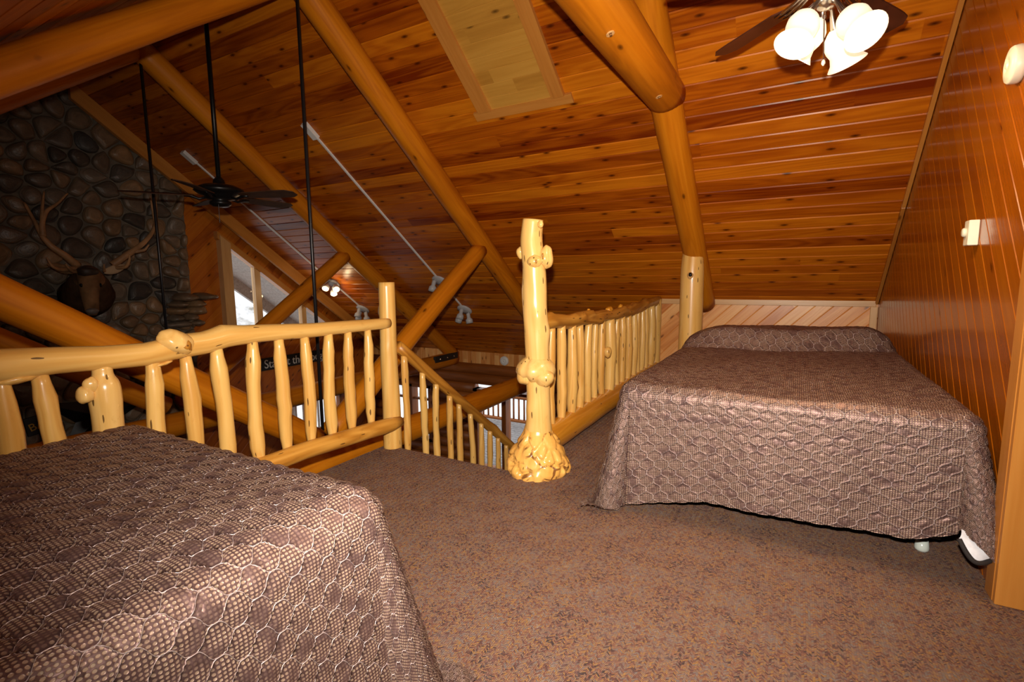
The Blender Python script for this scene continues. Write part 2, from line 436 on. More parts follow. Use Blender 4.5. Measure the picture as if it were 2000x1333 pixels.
QW, QP = .072, .088
def quilt(name):
    m, nt, p = new_mat(name); N = NT(nt)
    g = N.attr('grain').outputs['Vector']; u, v, w = N.sep(g)
    qq = N.math('MULTIPLY', v, 2*PI/QP)
    A = N.math('MULTIPLY', N.math('MULTIPLY_ADD', N.math('COSINE', N.math('MULTIPLY', qq, 3.0)), -.10, N.math('COSINE', qq)), QW/4/.9)
    d0 = N.math('PINGPONG', N.math('SUBTRACT', u, A), QW/2)
    d1 = N.math('PINGPONG', N.math('SUBTRACT', N.math('ADD', u, A), QW/2), QW/2)
    d = N.math('MINIMUM', d0, d1)
    line = N.math('LESS_THAN', d, .0009)
    S = .0088
    co = N.comb(N.math('DIVIDE', u, S), N.math('DIVIDE', v, S*1.25))
    fx = N.math('SUBTRACT', N.math('PINGPONG', N.math('DIVIDE', u, S), .5), 0)
    fy = N.math('PINGPONG', N.math('DIVIDE', v, S*1.05), .5)
    r = N.math('SQRT', N.math('ADD', N.math('POWER', fx, 2.0), N.math('MULTIPLY', N.math('POWER', fy, 2.0), .8)))
    dot = N.math('SUBTRACT', 1.0, N.math('MULTIPLY', N.math('SUBTRACT', r, .25), 8.0), clamp=True)
    wn = N.n('ShaderNodeTexWhiteNoise', noise_dimensions='2D')
    N.l(N.comb(N.math('ROUND', N.math('DIVIDE', u, S)), N.math('ROUND', N.math('DIVIDE', v, S*1.05))), wn.inputs['Vector'])
    dot = N.math('MULTIPLY', dot, N.math('MULTIPLY_ADD', wn.outputs['Value'], .5, .5))
    fade = N.ramp(N.noise(g, 16, 2), [(.38, (.15, .15, .15)), (.56, (1, 1, 1))])
    dot = N.math('MULTIPLY', dot, fade)
    pn = N.noise(N.mapv(g, (40, 160, 1)), 1.0, 3)
    ground = N.ramp(pn, [(.3, (.025, .0145, .0135)), (.7, (.044, .027, .0255))])
    c = N.mix(dot, ground, (.235, .165, .115))
    c = N.mix(line, c, (.30, .25, .245))
    N.l(c, p.inputs['Base Color'])
    p.inputs['Roughness'].default_value = .46
    N.l(N.math('MULTIPLY_ADD', dot, -.55, .55), p.inputs['Metallic'])
    c = N.mix(N.math('MULTIPLY_ADD', dot, -1.0, 1.0, True), c, (3.6, 3.4, 3.4), 'MULTIPLY')
    N.l(c, p.inputs['Base Color'])
    p.inputs['Specular IOR Level'].default_value = .5
    p.inputs['Specular Tint'].default_value = (1, .84, .80, 1)
    p.inputs['Sheen Weight'].default_value = .0; p.inputs['Sheen Roughness'].default_value = .4
    p.inputs['Sheen Tint'].default_value = (.75, .52, .46, 1)
    puff = N.math('POWER', N.math('DIVIDE', d, QW*.3, clamp=True), .55)
    fw = N.noise(N.mapv(g, (30, 12, 1)), 1.0, 3)
    N.bump(N.math('ADD', N.math('MULTIPLY', puff, 1.0), N.math('ADD', N.math('MULTIPLY', fw, .5), N.math('MULTIPLY', dot, .10))), 1.0, .009, p)
    return m
M['quilt'] = quilt('quilted_satin')

def stone():
    m, nt, p = new_mat('field_stone'); N = NT(nt)
    t = N.attr('tone').outputs['Fac']; g = N.attr('grain').outputs['Vector']
    c = N.ramp(t, [(0, (.040, .038, .036)), (.22, (.10, .078, .060)), (.45, (.21, .132, .076)), (.65, (.15, .12, .09)), (.85, (.27, .16, .08)), (1, (.13, .085, .052))])
    nz = N.noise(g, 9, 4, .6)
    c = N.mix(1.0, c, N.ramp(nz, [(.25, (.6, .6, .6)), (.75, (1.35, 1.3, 1.25))]), 'MULTIPLY')
    N.l(c, p.inputs['Base Color']); p.inputs['Roughness'].default_value = .38
    N.bump(nz, .5, .02, p)
    return m
M['stone'] = stone()
def snowhill():
    m, nt, p = new_mat('snowy_hillside'); N = NT(nt)
    co = N.n('ShaderNodeTexCoord').outputs['Object']
    a = N.noise(N.mapv(co, (.35, .35, .6)), 1.0, 5, .65)
    N.l(N.ramp(a, [(.46, (.82, .82, .84)), (.56, (.35, .33, .29)), (.66, (.16, .15, .12))]), p.inputs['Base Color'])
    p.inputs['Roughness'].default_value = .95
    return m
M['hill'] = snowhill()

# ------------------------------------------------------------------ setting
def struct(o, **k): o['kind'] = 'structure'; return o
# carpeted loft floor: L shape round the stairwell
mb = MB()
def slab(x0, y0, x1, y1):
    mb.box((x0, y0, -.06), (x1, y1, 0), 0, .5, (0, 0, 0))
slab(-2.60, -1.3, 2.2, 2.64); slab(-1.47, 2.64, 2.2, 6.3)
struct(mb.obj('floor', M['carpet']))
mb = MB()
for (x0, y0, x1, y1) in ((-2.62, -1.3, 2.2, 2.655), (-1.485, 2.655, 2.2, 6.3)):
    mb.box((x0, y0, -.32), (x1, y1, -.062), 1)
struct(mb.obj('floor_joists', M['log']))

# roof / ceiling boards
SN = math.hypot(1, SL)
Vd = np.array([0, 1, -SL])/SN; Nn = np.array([0, -SL, -1])/SN
O = np.array([0, RIDGE_Y, RIDGE_Z])
PLW = .107*SN
ph_ = (4.279-RIDGE_Y)*SN
mb = MB()
boards(mb, O, (1, 0, 0), Vd, Nn, [[(-7.75, 0), (2.2, 0), (2.2, 5.1*SN), (-7.75, 5.1*SN)]], 0.0, PLW, ph_ % PLW, .0075, .006, 5, 11, 3)
struct(mb.obj('ceiling', M['ceil']))
Vd2 = np.array([0, -1, -SL])/SN; Nn2 = np.array([0, SL, -1])/SN
mb = MB()
boards(mb, O, (1, 0, 0), Vd2, Nn2, [[(-7.75, 0), (2.2, 0), (2.2, 5.1*SN), (-7.75, 5.1*SN)]], 0.0, PLW, 0, .0075, .006, 5, 11, 7)
struct(mb.obj('ceiling_front', M['ceil']))

# gable wall on the right, diagonal boards rising away from the camera
mb = MB()
yg = 2.44
poly = [(yg, 0), (Y_KNEE, 0), (Y_KNEE, .96), (RIDGE_Y, RIDGE_Z), (yg, roof_z(yg))]
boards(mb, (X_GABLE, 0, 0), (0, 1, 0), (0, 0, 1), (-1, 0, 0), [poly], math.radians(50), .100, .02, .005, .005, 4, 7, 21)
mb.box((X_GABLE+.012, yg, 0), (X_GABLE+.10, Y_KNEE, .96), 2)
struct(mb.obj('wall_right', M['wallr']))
# casing of the wall opening
mb = MB()
mb.box((.698, 2.395, 0), (.712, 2.475, 3.2), 2, .4, None, .002)
mb.box((.700, 2.370, 0), (.86, 2.395, 3.2), 2, .8, None, .002)
struct(mb.obj('trim_1', M['trim']))
mb = MB()
def slope_bar(mb, x0, x1, y0, y1, dz, h):
    """bar following the far slope, its top dz under the boards"""
    v = []
    for y in (y0, y1):
        for x in (x0, x1):
            for k in (0, 1):
                v.append((x, y, roof_z(y)-dz-k*h))
    f = [(0, 1, 3, 2), (4, 6, 7, 5), (0, 4, 5, 1), (2, 3, 7, 6), (0, 2, 6, 4), (1, 5, 7, 3)]
    o = rnd.uniform(0, 20)
    mb.add(v, f, [(p[0]+o, p[2]+SL*p[1]+o, p[1]*1.25+o) for p in v], rnd.random())
yb = 5.05
slope_bar(mb, .690, .7155, 2.63, yb-.005, .002, .040); slope_bar(mb, .690, .7155, yb+.005, 6.14, .002, .040)
struct(mb.obj('trim_2', M['trim']))
# knee wall with diagonal boards and pale cap trim
mb = MB()
boards(mb, (0, Y_KNEE, 0), (1, 0, 0), (0, 0, 1), (0, -1, 0), [[(-1.50, 0), (.72, 0), (.72, .93), (-1.50, .93)]], math.radians(45), .115, .05, .006, .005, 1.2, 2.6, 31)
mb.box((-1.5, Y_KNEE+.012, 0), (.72, Y_KNEE+.10, .955), 0)
struct(mb.obj('wall_back', M['knee']))
mb = MB()
mb.box((-1.47, 6.128, .905), (.70, 6.150, .965), 0, .5, None, .003)
mb.box((.655, 6.128, 0), (.715, 6.150, .905), 2, .5, None, .003)
struct(mb.obj('trim_3', M['trimpale']))
# side wall of the loft knee space toward the great room
mb = MB()
boards(mb, (-1.49, 0, 0), (0, 1, 0), (0, 0, 1), (-1, 0, 0), [[(6.16, -.3), (7.58, -.3), (7.58, -.11), (6.16, .955)]], math.radians(90), .13, 0, .006, .005, 2, 4, 35)
struct(mb.obj('wall_loft_end', M['fargab']))
# knee wall behind the camera, hall side wall and walls of the lower room that the photo does not reach
mb = MB()
boards(mb, (0, -1.25, 0), (1, 0, 0), (0, 0, 1), (0, 1, 0), [[(-2.6, 0), (2.2, 0), (2.2, .72), (-2.6, .72)]], math.radians(90), .13, 0, .006, .005, 2, 4, 36)
struct(mb.obj('wall_near', M['wallr']))
mb = MB()
boards(mb, (2.2, 0, 0), (0, 1, 0), (0, 0, 1), (-1, 0, 0), [[(-2.5, -2.6), (7.7, -2.6), (7.7, -.2), (2.63, 3.62), (-2.5, -.2)]], math.radians(90), .13, 0, .006, .005, 2, 4, 37)
struct(mb.obj('wall_hall', M['wallr']))
mb = MB()
boards(mb, (0, -2.32, 0), (1, 0, 0), (0, 0, 1), (0, 1, 0), [[(-7.75, -2.6), (2.2, -2.6), (2.2, 0), (-7.75, 0)]], math.radians(90), .13, 0, .006, .005, 2, 4, 38)
struct(mb.obj('wall_near_lower', M['fargab']))
mb = MB()
boards(mb, (0, 0, Z_LOW), (1, 0, 0), (0, 1, 0), (0, 0, 1), [[(-7.75, -2.4), (2.2, -2.4), (2.2, 7.65), (-7.75, 7.65)]], 0, .11, 0, .003, .003, 1.5, 3, 41)
struct(mb.obj('floor_lower', M['lowfloor']))

# far gable wall round the two windows (y,z polygons)
def fz(y): return roof_z(y)
mb = MB()
W1 = (4.52, 6.95, .33)      # upper window: from, to, sill
HEAD = .34                  # window head under the slope
W2 = (5.35, 6.6, -2.25, -.94)
pl = [
 [(-2.4, Z_LOW), (4.52, Z_LOW), (4.52, fz(4.52)), (RIDGE_Y, RIDGE_Z), (-2.4, fz(-2.4))],
 [(4.52, fz(4.52)-HEAD), (6.95, fz(6.95)-HEAD), (6.95, fz(6.95)), (4.52, fz(4.52))],
 [(6.95, W2[3]), (7.65, W2[3]), (7.65, fz(7.65)), (6.95, fz(6.95))],
 [(4.52, W2[3]), (6.95, W2[3]), (6.95, fz(6.95)-HEAD-.001), (6.95, .33) if .33 < fz(6.95)-HEAD else (6.94, fz(6.95)-HEAD), (4.52, .33)],
 [(4.52, Z_LOW), (5.35, Z_LOW), (5.35, W2[3]), (4.52, W2[3])],
 [(6.6, Z_LOW), (7.65, Z_LOW), (7.65, W2[3]), (6.6, W2[3])],
 [(5.35, Z_LOW), (6.6, Z_LOW), (6.6, W2[2]), (5.35, W2[2])]]
yend = RIDGE_Y+(RIDGE_Z-HEAD-.33-0)/SL if False else (K0-HEAD-.33)/SL   # where the sloping head meets the sill
pl[1] = [(4.52, fz(4.52)-HEAD), (yend, .33), (yend, fz(yend)), (4.52, fz(4.52))]
pl[2] = [(yend, W2[3]), (7.65, W2[3]), (7.65, fz(7.65)), (yend, fz(yend))]
pl[3] = [(4.52, W2[3]), (yend, W2[3]), (yend, .33), (4.52, .33)]
boards(mb, (X_FAR, 0, 0), (0, 1, 0), (0, 0, 1), (1, 0, 0), pl, math.radians(45), .15, .03, .006, .005, 2, 4, 51)
struct(mb.obj('wall_left', M['fargab']))
# rake boards of the far gable
mb = MB()
def rake(x0, x1, y0, y1, dz, h):
    slope_bar(mb, x0, x1, y0, y1, dz, h)
rake(-7.40, -7.34, 2.72, 7.5, .003, .20)
struct(mb.obj('trim_4', M['trim']))

# upper gable window: trapezoid frame, mullions, glass
mb = MB()
def gpost(y0, y1, x0=-7.70, x1=-7.60):
    v = []
    for y in (y0, y1):
        for x in (x0, x1):
            v.append((x, y, .33)); v.append((x, y, fz(y)-HEAD+.02))
    f = [(0, 1, 3, 2), (4, 6, 7, 5), (0, 4, 5, 1), (2, 3, 7, 6), (0, 2, 6, 4), (1, 5, 7, 3)]
    o = rnd.uniform(0, 20)
    mb.add(v, f, [(p[0]+o, p[1], p[2]+o) for p in v], rnd.random())
gpost(4.45, 4.60, -7.72, -7.58); gpost(4.985, 5.085, -7.72, -7.63); gpost(5.83, 5.92, -7.72, -7.63)
wf = mb.obj('window_1', M['trimpale']); struct(wf)
mb = MB()
v = []
for y in (4.42, yend+.15):
    for x in (-7.72, -7.60):
        for k in (0, 1): v.append((x, y, fz(y)-HEAD+.06-k*.11))
mb.add(v, [(0, 1, 3, 2), (4, 6, 7, 5), (0, 4, 5, 1), (2, 3, 7, 6), (0, 2, 6, 4), (1, 5, 7, 3)], [(p[0], p[2]+SL*p[1], p[1]*1.25) for p in v], .5)
mb.box((-7.72, 4.45, .27), (-7.58, yend+.1, .33), 1, .5)
mb.obj('window_frame', M['trim'], wf)
mb = MB()
mb.add([(-7.69, 4.52, .33), (-7.69, yend, .33), (-7.69, 4.52, fz(4.52)-HEAD)], [(0, 1, 2)])
mb.obj('window_pane', M['glass'], wf)
# lower gable window with grey frame
mb = MB()
for y in (W2[0], 5.86, W2[1]-.05): mb.box((-7.72, y, W2[2]), (-7.62, y+.06, W2[3]), 2, .5)
mb.box((-7.72, W2[0], W2[3]-.05), (-7.62, W2[1], W2[3]), 1, .5); mb.box((-7.72, W2[0], W2[2]), (-7.62, W2[1], W2[2]+.05), 1, .5)
wf2 = struct(mb.obj('window_2', M['logdark']))
mb = MB(); mb.add([(-7.68, W2[0], W2[2]), (-7.68, W2[1], W2[2]), (-7.68, W2[1], W2[3]), (-7.68, W2[0], W2[3])], [(0, 1, 2, 3)])
mb.obj('window_pane', M['glass'], wf2)

# front log wall with its windows
WA = (-5.15, -3.55, -2.35, -.80); WB = (-7.25, -6.15, -2.0, -.86)
mb = MB()
z = -.335; k = 0
zs = []
while z > Z_LOW: zs.append(z-.095); z -= .19
xs_all = [(-7.72, 2.2)]
for zc in zs:
    spans = [(-7.72, 2.2)]
    for (a, b, z0, z1) in (WA, WB):
        if z0-.02 < zc < z1+.02:
            ns = []
            for (s0, s1) in spans:
                if s0 < a: ns.append((s0, min(a, s1)))
                if s1 > b: ns.append((max(b, s0), s1))
            spans = ns
    for (s0, s1) in spans:
        n = max(2, int((s1-s0)/.4))
        mb.tube([(s0+(s1-s0)*i/n, Y_FRONT+.04, zc) for i in range(n+1)], .108, 16, True, None, (), .02)
struct(mb.obj('wall_front', M['logdark'], None, True))
mb = MB()
boards(mb, (0, Y_FRONT, 0), (1, 0, 0), (0, 0, 1), (0, -1, 0), [[(-7.72, -.345), (2.2, -.345), (2.2, -.10), (-7.72, -.10)]], math.radians(90), .10, 0, .005, .004, 2, 4, 61)
struct(mb.obj('wall_front_upper', M['knee']))
for i, (a, b, z0, z1) in enumerate((WA, WB)):
    mb = MB()
    ms = (a, -4.53, b-.07) if i == 0 else (a, -6.72, b-.07)
    for x in ms: mb.box((x, Y_FRONT-.06, z0), (x+.09, Y_FRONT+.12, z1), 2, .3)
    mb.box((a, Y_FRONT-.06, z1-.05), (b, Y_FRONT+.12, z1), 0, .3); mb.box((a, Y_FRONT-.06, z0), (b, Y_FRONT+.12, z0+.06), 0, .3)
    if i == 1: mb.box((a, Y_FRONT-.02, -1.17), (b, Y_FRONT+.05, -1.13), 0, .3)
    w = struct(mb.obj('window_%d' % (i+3), M['logdark']))
    mb = MB(); mb.add([(a, Y_FRONT+.06, z0), (b, Y_FRONT+.06, z0), (b, Y_FRONT+.06, z1), (a, Y_FRONT+.06, z1)], [(0, 1, 2, 3)])
    mb.obj('window_pane', M['glass'], w)

# outside: porch roof over the gable, decks with railings, snow and hill
mb = MB()
boards(mb, O+np.array([0, 0, -.02]), (1, 0, 0), Vd, Nn, [[(-9.3, 0), (-7.76, 0), (-7.76, 5.6*SN), (-9.3, 5.6*SN)]], 0, .14, 0, .006, .006, 2, 4, 71)
struct(mb.obj('porch_roof', M['grey']))
mb = MB(); slope_bar(mb, -9.36, -9.28, 2.6, 8.2, -.02, .26)
struct(mb.obj('trim_porch', M['grey']))
mb = MB()
for i in range(24):
    y = 7.75+i*.145; mb.box((-9, y, -2.60), (2, y+.135, -2.56), 0)
struct(mb.obj('floor_deck', M['deck']))
mb = MB(); mb.add([(-60, -40, -3.2), (40, -40, -3.2), (40, 70, -3.2), (-60, 70, -3.2)], [(0, 1, 2, 3)])
struct(mb.obj('ground', M['snow']))
mb = MB(); V = []; F = []
nx, ny = 24, 40
for i in range(nx+1):
    for j in range(ny+1):
        x = -60+i*1.6; y = -20+j*2.4
        h = max(0, (-24-x))*.42*(1+.25*math.sin(y*.13))+.8*math.sin(x*.5+y*.2)*max(0, min(1, (-22-x)/6))
        V.append((x, y, -3.2+h))
for i in range(nx):
    for j in range(ny): F.append((i*(ny+1)+j, (i+1)*(ny+1)+j, (i+1)*(ny+1)+j+1, i*(ny+1)+j+1))
mb.add(V, F); struct(mb.obj('hill', M['hill'], None, True))

def deck_rail(name, label, p0, p1, ztop, n, mat):
    r = thing(name, label, 'railing', (p0[0], p0[1], -2.56))
    a, b = np.array(p0), np.array(p1); L = np.linalg.norm(b-a)
    for (z, rr) in ((ztop, .05), (-2.42, .045)):
        q = MB(); q.tube([(*(a+(b-a)*t), z) for t in np.linspace(0, 1, 8)], rr, 10, True, None, (), .05); q.obj('rail', mat, r, True)
    for i in range(n):
        t = (i+.5)/n; c = a+(b-a)*t; q = MB(); q.tube([(c[0], c[1], -2.56+.1), (c[0], c[1], (ztop-2.5)/2), (c[0], c[1], ztop)], .026, 8, True, None, (), .06); q.obj('baluster', mat, r, True)
    for t in (0, .5, 1):
        c = a+(b-a)*t; q = MB(); q.tube([(c[0], c[1], -2.56), (c[0], c[1], ztop+.1)], .07, 10); q.obj('post', mat, r, True)
    return r
deck_rail('deck_railing', 'log railing on the snowy deck outside the front window', (-8.6, 10.9), (-2.4, 10.9), -1.80, 40, M['logdark'])
deck_rail('deck_railing', 'grey railing outside the lower window of the far gable', (-9.3, 4.2), (-9.3, 9.2), -1.0, 26, M['grey'])

# ------------------------------------------------------------------ roof trusses of round logs
def log_between(mb, p0, p1, r0, r1, seg=22, rough=.018, bumps=()):
    p0, p1 = np.array(p0, float), np.array(p1, float); L = np.linalg.norm(p1-p0); n = max(3, int(L/.14))
    mb.tube([p0+(p1-p0)*i/n for i in range(n+1)], [r0+(r1-r0)*i/n for i in range(n+1)], seg, True, None, bumps, rough)
RR = .115; OFFZ = RR/.8
def rafters(t, X, yend, near=True):
    ya = RIDGE_Y-.02
    mb = MB(); log_between(mb, (X, ya, roof_z(ya+.03)-OFFZ-.01), (X, yend, roof_z(yend)-OFFZ), RR, RR*.98); mb.obj('rafter', M['log'], t, True)
    if not near: return
    yb_ = 2*RIDGE_Y-yend
    mb = MB(); RN = .094; log_between(mb, (X, RIDGE_Y+.02, RIDGE_Z-RN/.8-.03), (X, yb_, roof_z(yb_)-RN/.8), RN, RN); mb.obj('rafter', M['log'], t, True)
for X, lab in ((X1, 'log roof truss nearest the loft railing, with steel rod down from the ridge'), (X2, 'log roof truss farther off in front of the stone chimney, behind the black fan')):
    t = thing('log_truss', lab, 'truss', (X, RIDGE_Y, 0), 0, None)
    rafters(t, X, 7.5)
    if X == X1: a0 = onx(642, 856, X); a1 = onx(937, 486, X)
    A0 = np.array([X, RIDGE_Y+.06, -.04]); A1 = np.array([X, 4.99, 1.57])
    mb = MB(); log_between(mb, A0, A1, .098, .098); mb.obj('brace', M['log'], t, True)
    mb = MB(); log_between(mb, (X, 2*RIDGE_Y-A0[1]-.02, A0[2]), (X, 2*RIDGE_Y-A1[1], A1[2]), .098, .098); mb.obj('brace', M['log'], t, True)
    mb = MB(); log_between(mb, (X, -2.2, -.25), (X, 7.5, -.25), .125, .125); mb.obj('tie_beam', M['log'], t, True)
    mb = MB(); mb.tube([(X, RIDGE_Y, RIDGE_Z-.2), (X, RIDGE_Y, 1.5), (X, RIDGE_Y, .02)], .0135, 10); mb.obj('tie_rod', M['rod'], t, True)
    if X == X2:
        mb = MB(); mb.box((X+.085, 6.78, -.235), (X+.125, 7.46, -.12), 1, .5, None, .004)
        pl_ = mb.obj('steel_plate', M['steel'], t)
        for i in range(3):
            mb = MB(); mb.lathe([(.016, 0), (.016, .012), (.010, .018)], (X+.125, 6.92+i*.2, -.178), 8, (1, 0, 0)); mb.obj('bolt_head', M['nickel'], pl_)
t = thing('log_truss', 'log roof truss above the loft with thick horizontal collar log', 'truss', (X0, RIDGE_Y, 2.5))
rafters(t, X0, 6.02, False)
mb = MB(); CR = .135
log_between(mb, (X0, 1.35, 2.535), (X0, 3.90, 2.535), CR, CR, 28, .01)
ct = mb.obj('collar_log', M['log'], t, True)
for (px, py) in ((1192, 66), (1287, 189)):
    d = sight(px, py)
    # where the sight line meets the collar log
    ox, oz = EYE[0]-X0, EYE[2]-2.535
    a_, b_, c_ = d[0]**2+d[2]**2, 2*(ox*d[0]+oz*d[2]), ox**2+oz**2-CR**2
    tt = (-b_-math.sqrt(max(0, b_*b_-4*a_*c_)))/(2*a_); P = EYE+d*tt
    nrm = np.array([P[0]-X0, 0, P[2]-2.535]); nrm /= np.linalg.norm(nrm)
    mb = MB(); mb.lathe([(.021, -.004), (.021, .003), (.012, .003), (.012, -.001)], P, 14, nrm); mb.obj('bolt_washer', M['trimpale'], ct)
    mb = MB(); mb.lathe([(.0075, -.002), (.0075, .012)], P, 8, nrm); mb.obj('bolt_end', M['nickel'], ct)
# pale post notched under that rafter
pp = onz(1352, 655, .60)
yp = 5.25; xp = -.915
zr = roof_z(yp)-OFFZ*2
mb = MB()
n = 26; zt = zr+.075
V = []; G = []; seg = 26; rp = .112
for i in range(n+1):
    for j in range(seg):
        th = 2*PI*j/seg; x = math.cos(th)*rp; y = math.sin(th)*rp
        # saddle cut at the top: follows the round rafter
        top = roof_z(yp+y)-OFFZ-math.sqrt(max(0, RR**2-min(abs(x), RR*.98)**2))/.8-.004
        f = i/n; zz = f*min(top, zr+.115)
        k = 1-.14*max(0, (f-.86)/.14)**1.5
        V.append((xp+x*k, yp+y*k, zz)); G.append((x, y, zz+3.3))
F = [(i*seg+j, i*seg+(j+1) % seg, (i+1)*seg+(j+1) % seg, (i+1)*seg+j) for i in range(n) for j in range(seg)]
mb.add(V, F, G, .6)
po = mb.obj('log_post', M['pale'], None, True); tag(po, 'smooth pale log post behind the far bed, notched under a roof rafter', 'post')
dcam = np.array([-xp, -yp, 0]); dcam /= np.linalg.norm(dcam)
pk = np.array([xp, yp, 1.235])+dcam*.107+np.array([-.018, 0, 0])
mb = MB(); mb.blob(pk, (.030, .020, .036), 12, 8, None, .05); mb.obj('knot', M['trimpale'], po, True)
mb = MB(); mb.blob(pk+dcam*.008+np.array([0, 0, .008]), (.020, .018, .020), 10, 8, None, .05); mb.obj('knot_hole', M['black'], po, True)

# boarded skylight in the slope
sk = thing('boarded_skylight', 'framed panel of yellowish boards set in the red ceiling slope', 'panel', tuple(O+Vd*.8))
def on_slope(u, v, d): return O+np.array([u, 0, 0])+Vd*v+Nn*d
def slope_box(u0, u1, v0, v1, th, mat, name, parent, along='v'):
    mb = MB(); vs = [on_slope(u, v, d) for u in (u0, u1) for v in (v0, v1) for d in (-.01, th)]
    f = [(0, 1, 3, 2), (4, 6, 7, 5), (0, 4, 5, 1), (2, 3, 7, 6), (0, 2, 6, 4), (1, 5, 7, 3)]
    o = rnd.uniform(0, 9)
    gr = [((u+o, d, v+o) if along == 'v' else (v+o, d, u+o)) for u in (u0, u1) for v in (v0, v1) for d in (0, th)]
    mb.add(vs, [x[::-1] for x in f], gr, rnd.random()); return mb.obj(name, mat, parent)
vb = (3.90-RIDGE_Y)*SN
slope_box(-2.505, -2.375, .06, vb-.06, .036, M['trim'], 'side_trim', sk)
slope_box(-1.800, -1.690, .06, vb-.06, .036, M['trim'], 'side_trim', sk)
slope_box(-2.565, -1.635, vb-.06, vb+.02, .020, M['trim'], 'sill_trim', sk, 'u')
slope_box(-2.565, -1.635, -.0+.03, .06, .020, M['trim'], 'head_trim', sk, 'u')
mb = MB()
boards(mb, O+Nn*.010, (1, 0, 0), Vd, Nn, [[(-2.375, .06), (-1.80, .06), (-1.80, vb-.06), (-2.375, vb-.06)]], 0, .115, .04, .003, .003, 1.5, 3, 91)
mb.obj('board_infill', M['skyl'], sk)

# ------------------------------------------------------------------ railings
def baluster(parent, x, y, z0, z1, r, mat, seg=12, neck=.68, lean=0.0, knot=False, big=1.0):
    mb = MB(); n = 12; h = z1-z0
    lx, ly = rnd.uniform(-.012, .012), rnd.uniform(-.012, .012)
    path = []; rad = []
    for i in range(n+1):
        f = i/n
        path.append((x+lx*math.sin(f*PI)+rnd.uniform(-.002, .002), y+ly*math.sin(f*PI*1.3)+lean*f+rnd.uniform(-.002, .002), z0+h*f))
        e = min(f, 1-f)*h
        k = neck+(1-neck)*min(1, max(0, (e-.03)/.07))
        rad.append(r*k*(1+.05*math.sin(f*9+lx*400)))
    bumps = []
    if knot: bumps = [(h*rnd.uniform(.3, .7), rnd.uniform(0, 6), .012, .03, .5)]
    for _ in range(2): bumps.append((h*rnd.uniform(.1, .9), rnd.uniform(0, 6), .005, .04, .7))
    mb.tube(path, rad, seg, True, None, bumps, .035)
    return mb.obj('baluster', mat, parent, True)

XL = -2.5
lr = thing('log_railing', 'peeled log railing beside the near bed with burl on its handrail', 'railing', (XL, 1.2, 0))
hp = [(-.9, .93, .056), (-.4, .935, .057), (.1, .935, .058)]
for (px, py, r) in ((0, 711, .0565), (100, 705, .053), (200, 700, .051), (290, 692, .051), (345, 678, .056), (400, 670, .055), (440, 658, .054), (500, 652, .048), (600, 646, .044), (690, 638, .040), (752, 632, .036)):
    q = onx(px, py, XL); hp.append((q[1], q[2], r))
hp = np.array(hp); ys = np.linspace(-.9, hp[-1][0]+.03, 70)
mb = MB(); mb.tube([(XL, y, np.interp(y, hp[:, 0], hp[:, 1])) for y in ys], [np.interp(y, hp[:, 0], hp[:, 2]) for y in ys], 20, True, .6, [(2.35, 1.2, .012, .05, .9), (1.55, 4.2, .012, .1, .8)], .03)
hr = mb.obj('handrail', M['pale'], lr, True)
b1 = onx(343, 668, XL+.03)
mb = MB()
ax = np.array([[0, .86, -.5], [0, .5, .86], [1, 0, 0]])
mb.blob(b1, (.088, .046, .058), 24, 16, ax, .06, .3); bu = mb.obj('burl', M['palepost'], hr, True)
mb = MB(); q = onx(366, 676, XL+.075); mb.blob(q, (.028, .020, .010), 14, 10, ax, .18, .1); mb.obj('burl_scar', M['bark'], hr, True)
mb = MB(); q = onx(35, 738, XL+.0); mb.blob(q, (.07, .022, .04), 18, 12, np.array([[0, 1, .1], [0, -.1, 1], [1, 0, 0]]), .08); mb.obj('burl', M['pale'], hr, True)
mb = MB(); q = onx(315, 711, XL); mb.blob(q, (.045, .014, .03), 16, 10, np.array([[0, .95, .2], [0, -.2, .95], [1, 0, 0]]), .08); mb.obj('burl', M['pale'], hr, True)
# bottom rail
XB = -2.462
bp = [(-.9, .20), (.8, .215)]
for (px, py) in ((600, 879), (690, 852), (765, 829)):
    q = onx(px, py, XB); bp.append((q[1], q[2]))
bp = np.array(bp); ys = np.linspace(-.9, 2.655, 40)
mb = MB(); mb.tube([(XB, y, np.interp(y, bp[:, 0], bp[:, 1])) for y in ys], [.052]*38+[.048, .036], 18, True, .7, (), .035); mb.obj('bottom_rail', M['bark'], lr, True)
def hz(y): return float(np.interp(y, hp[:, 0], hp[:, 1])-.6*np.interp(y, hp[:, 0], hp[:, 2]))
for i, (px, py) in enumerate(((10, 790), (90, 790), (302, 770), (371, 770), (433, 775), (498, 770), (553, 770), (601, 760), (645, 752), (684, 745), (721, 735))):
    q = onx(px, py, XL)
    baluster(lr, XL, q[1], .215, hz(q[1]), (.036, .035, .037, .036, .038, .036, .036, .034, .035, .034, .033)[i], M['pale'], 14)
for y in (.46, .30, .14, -.02, -.18, -.34): baluster(lr, XL, y, .2, hz(y), .036, M['pale'], 12)
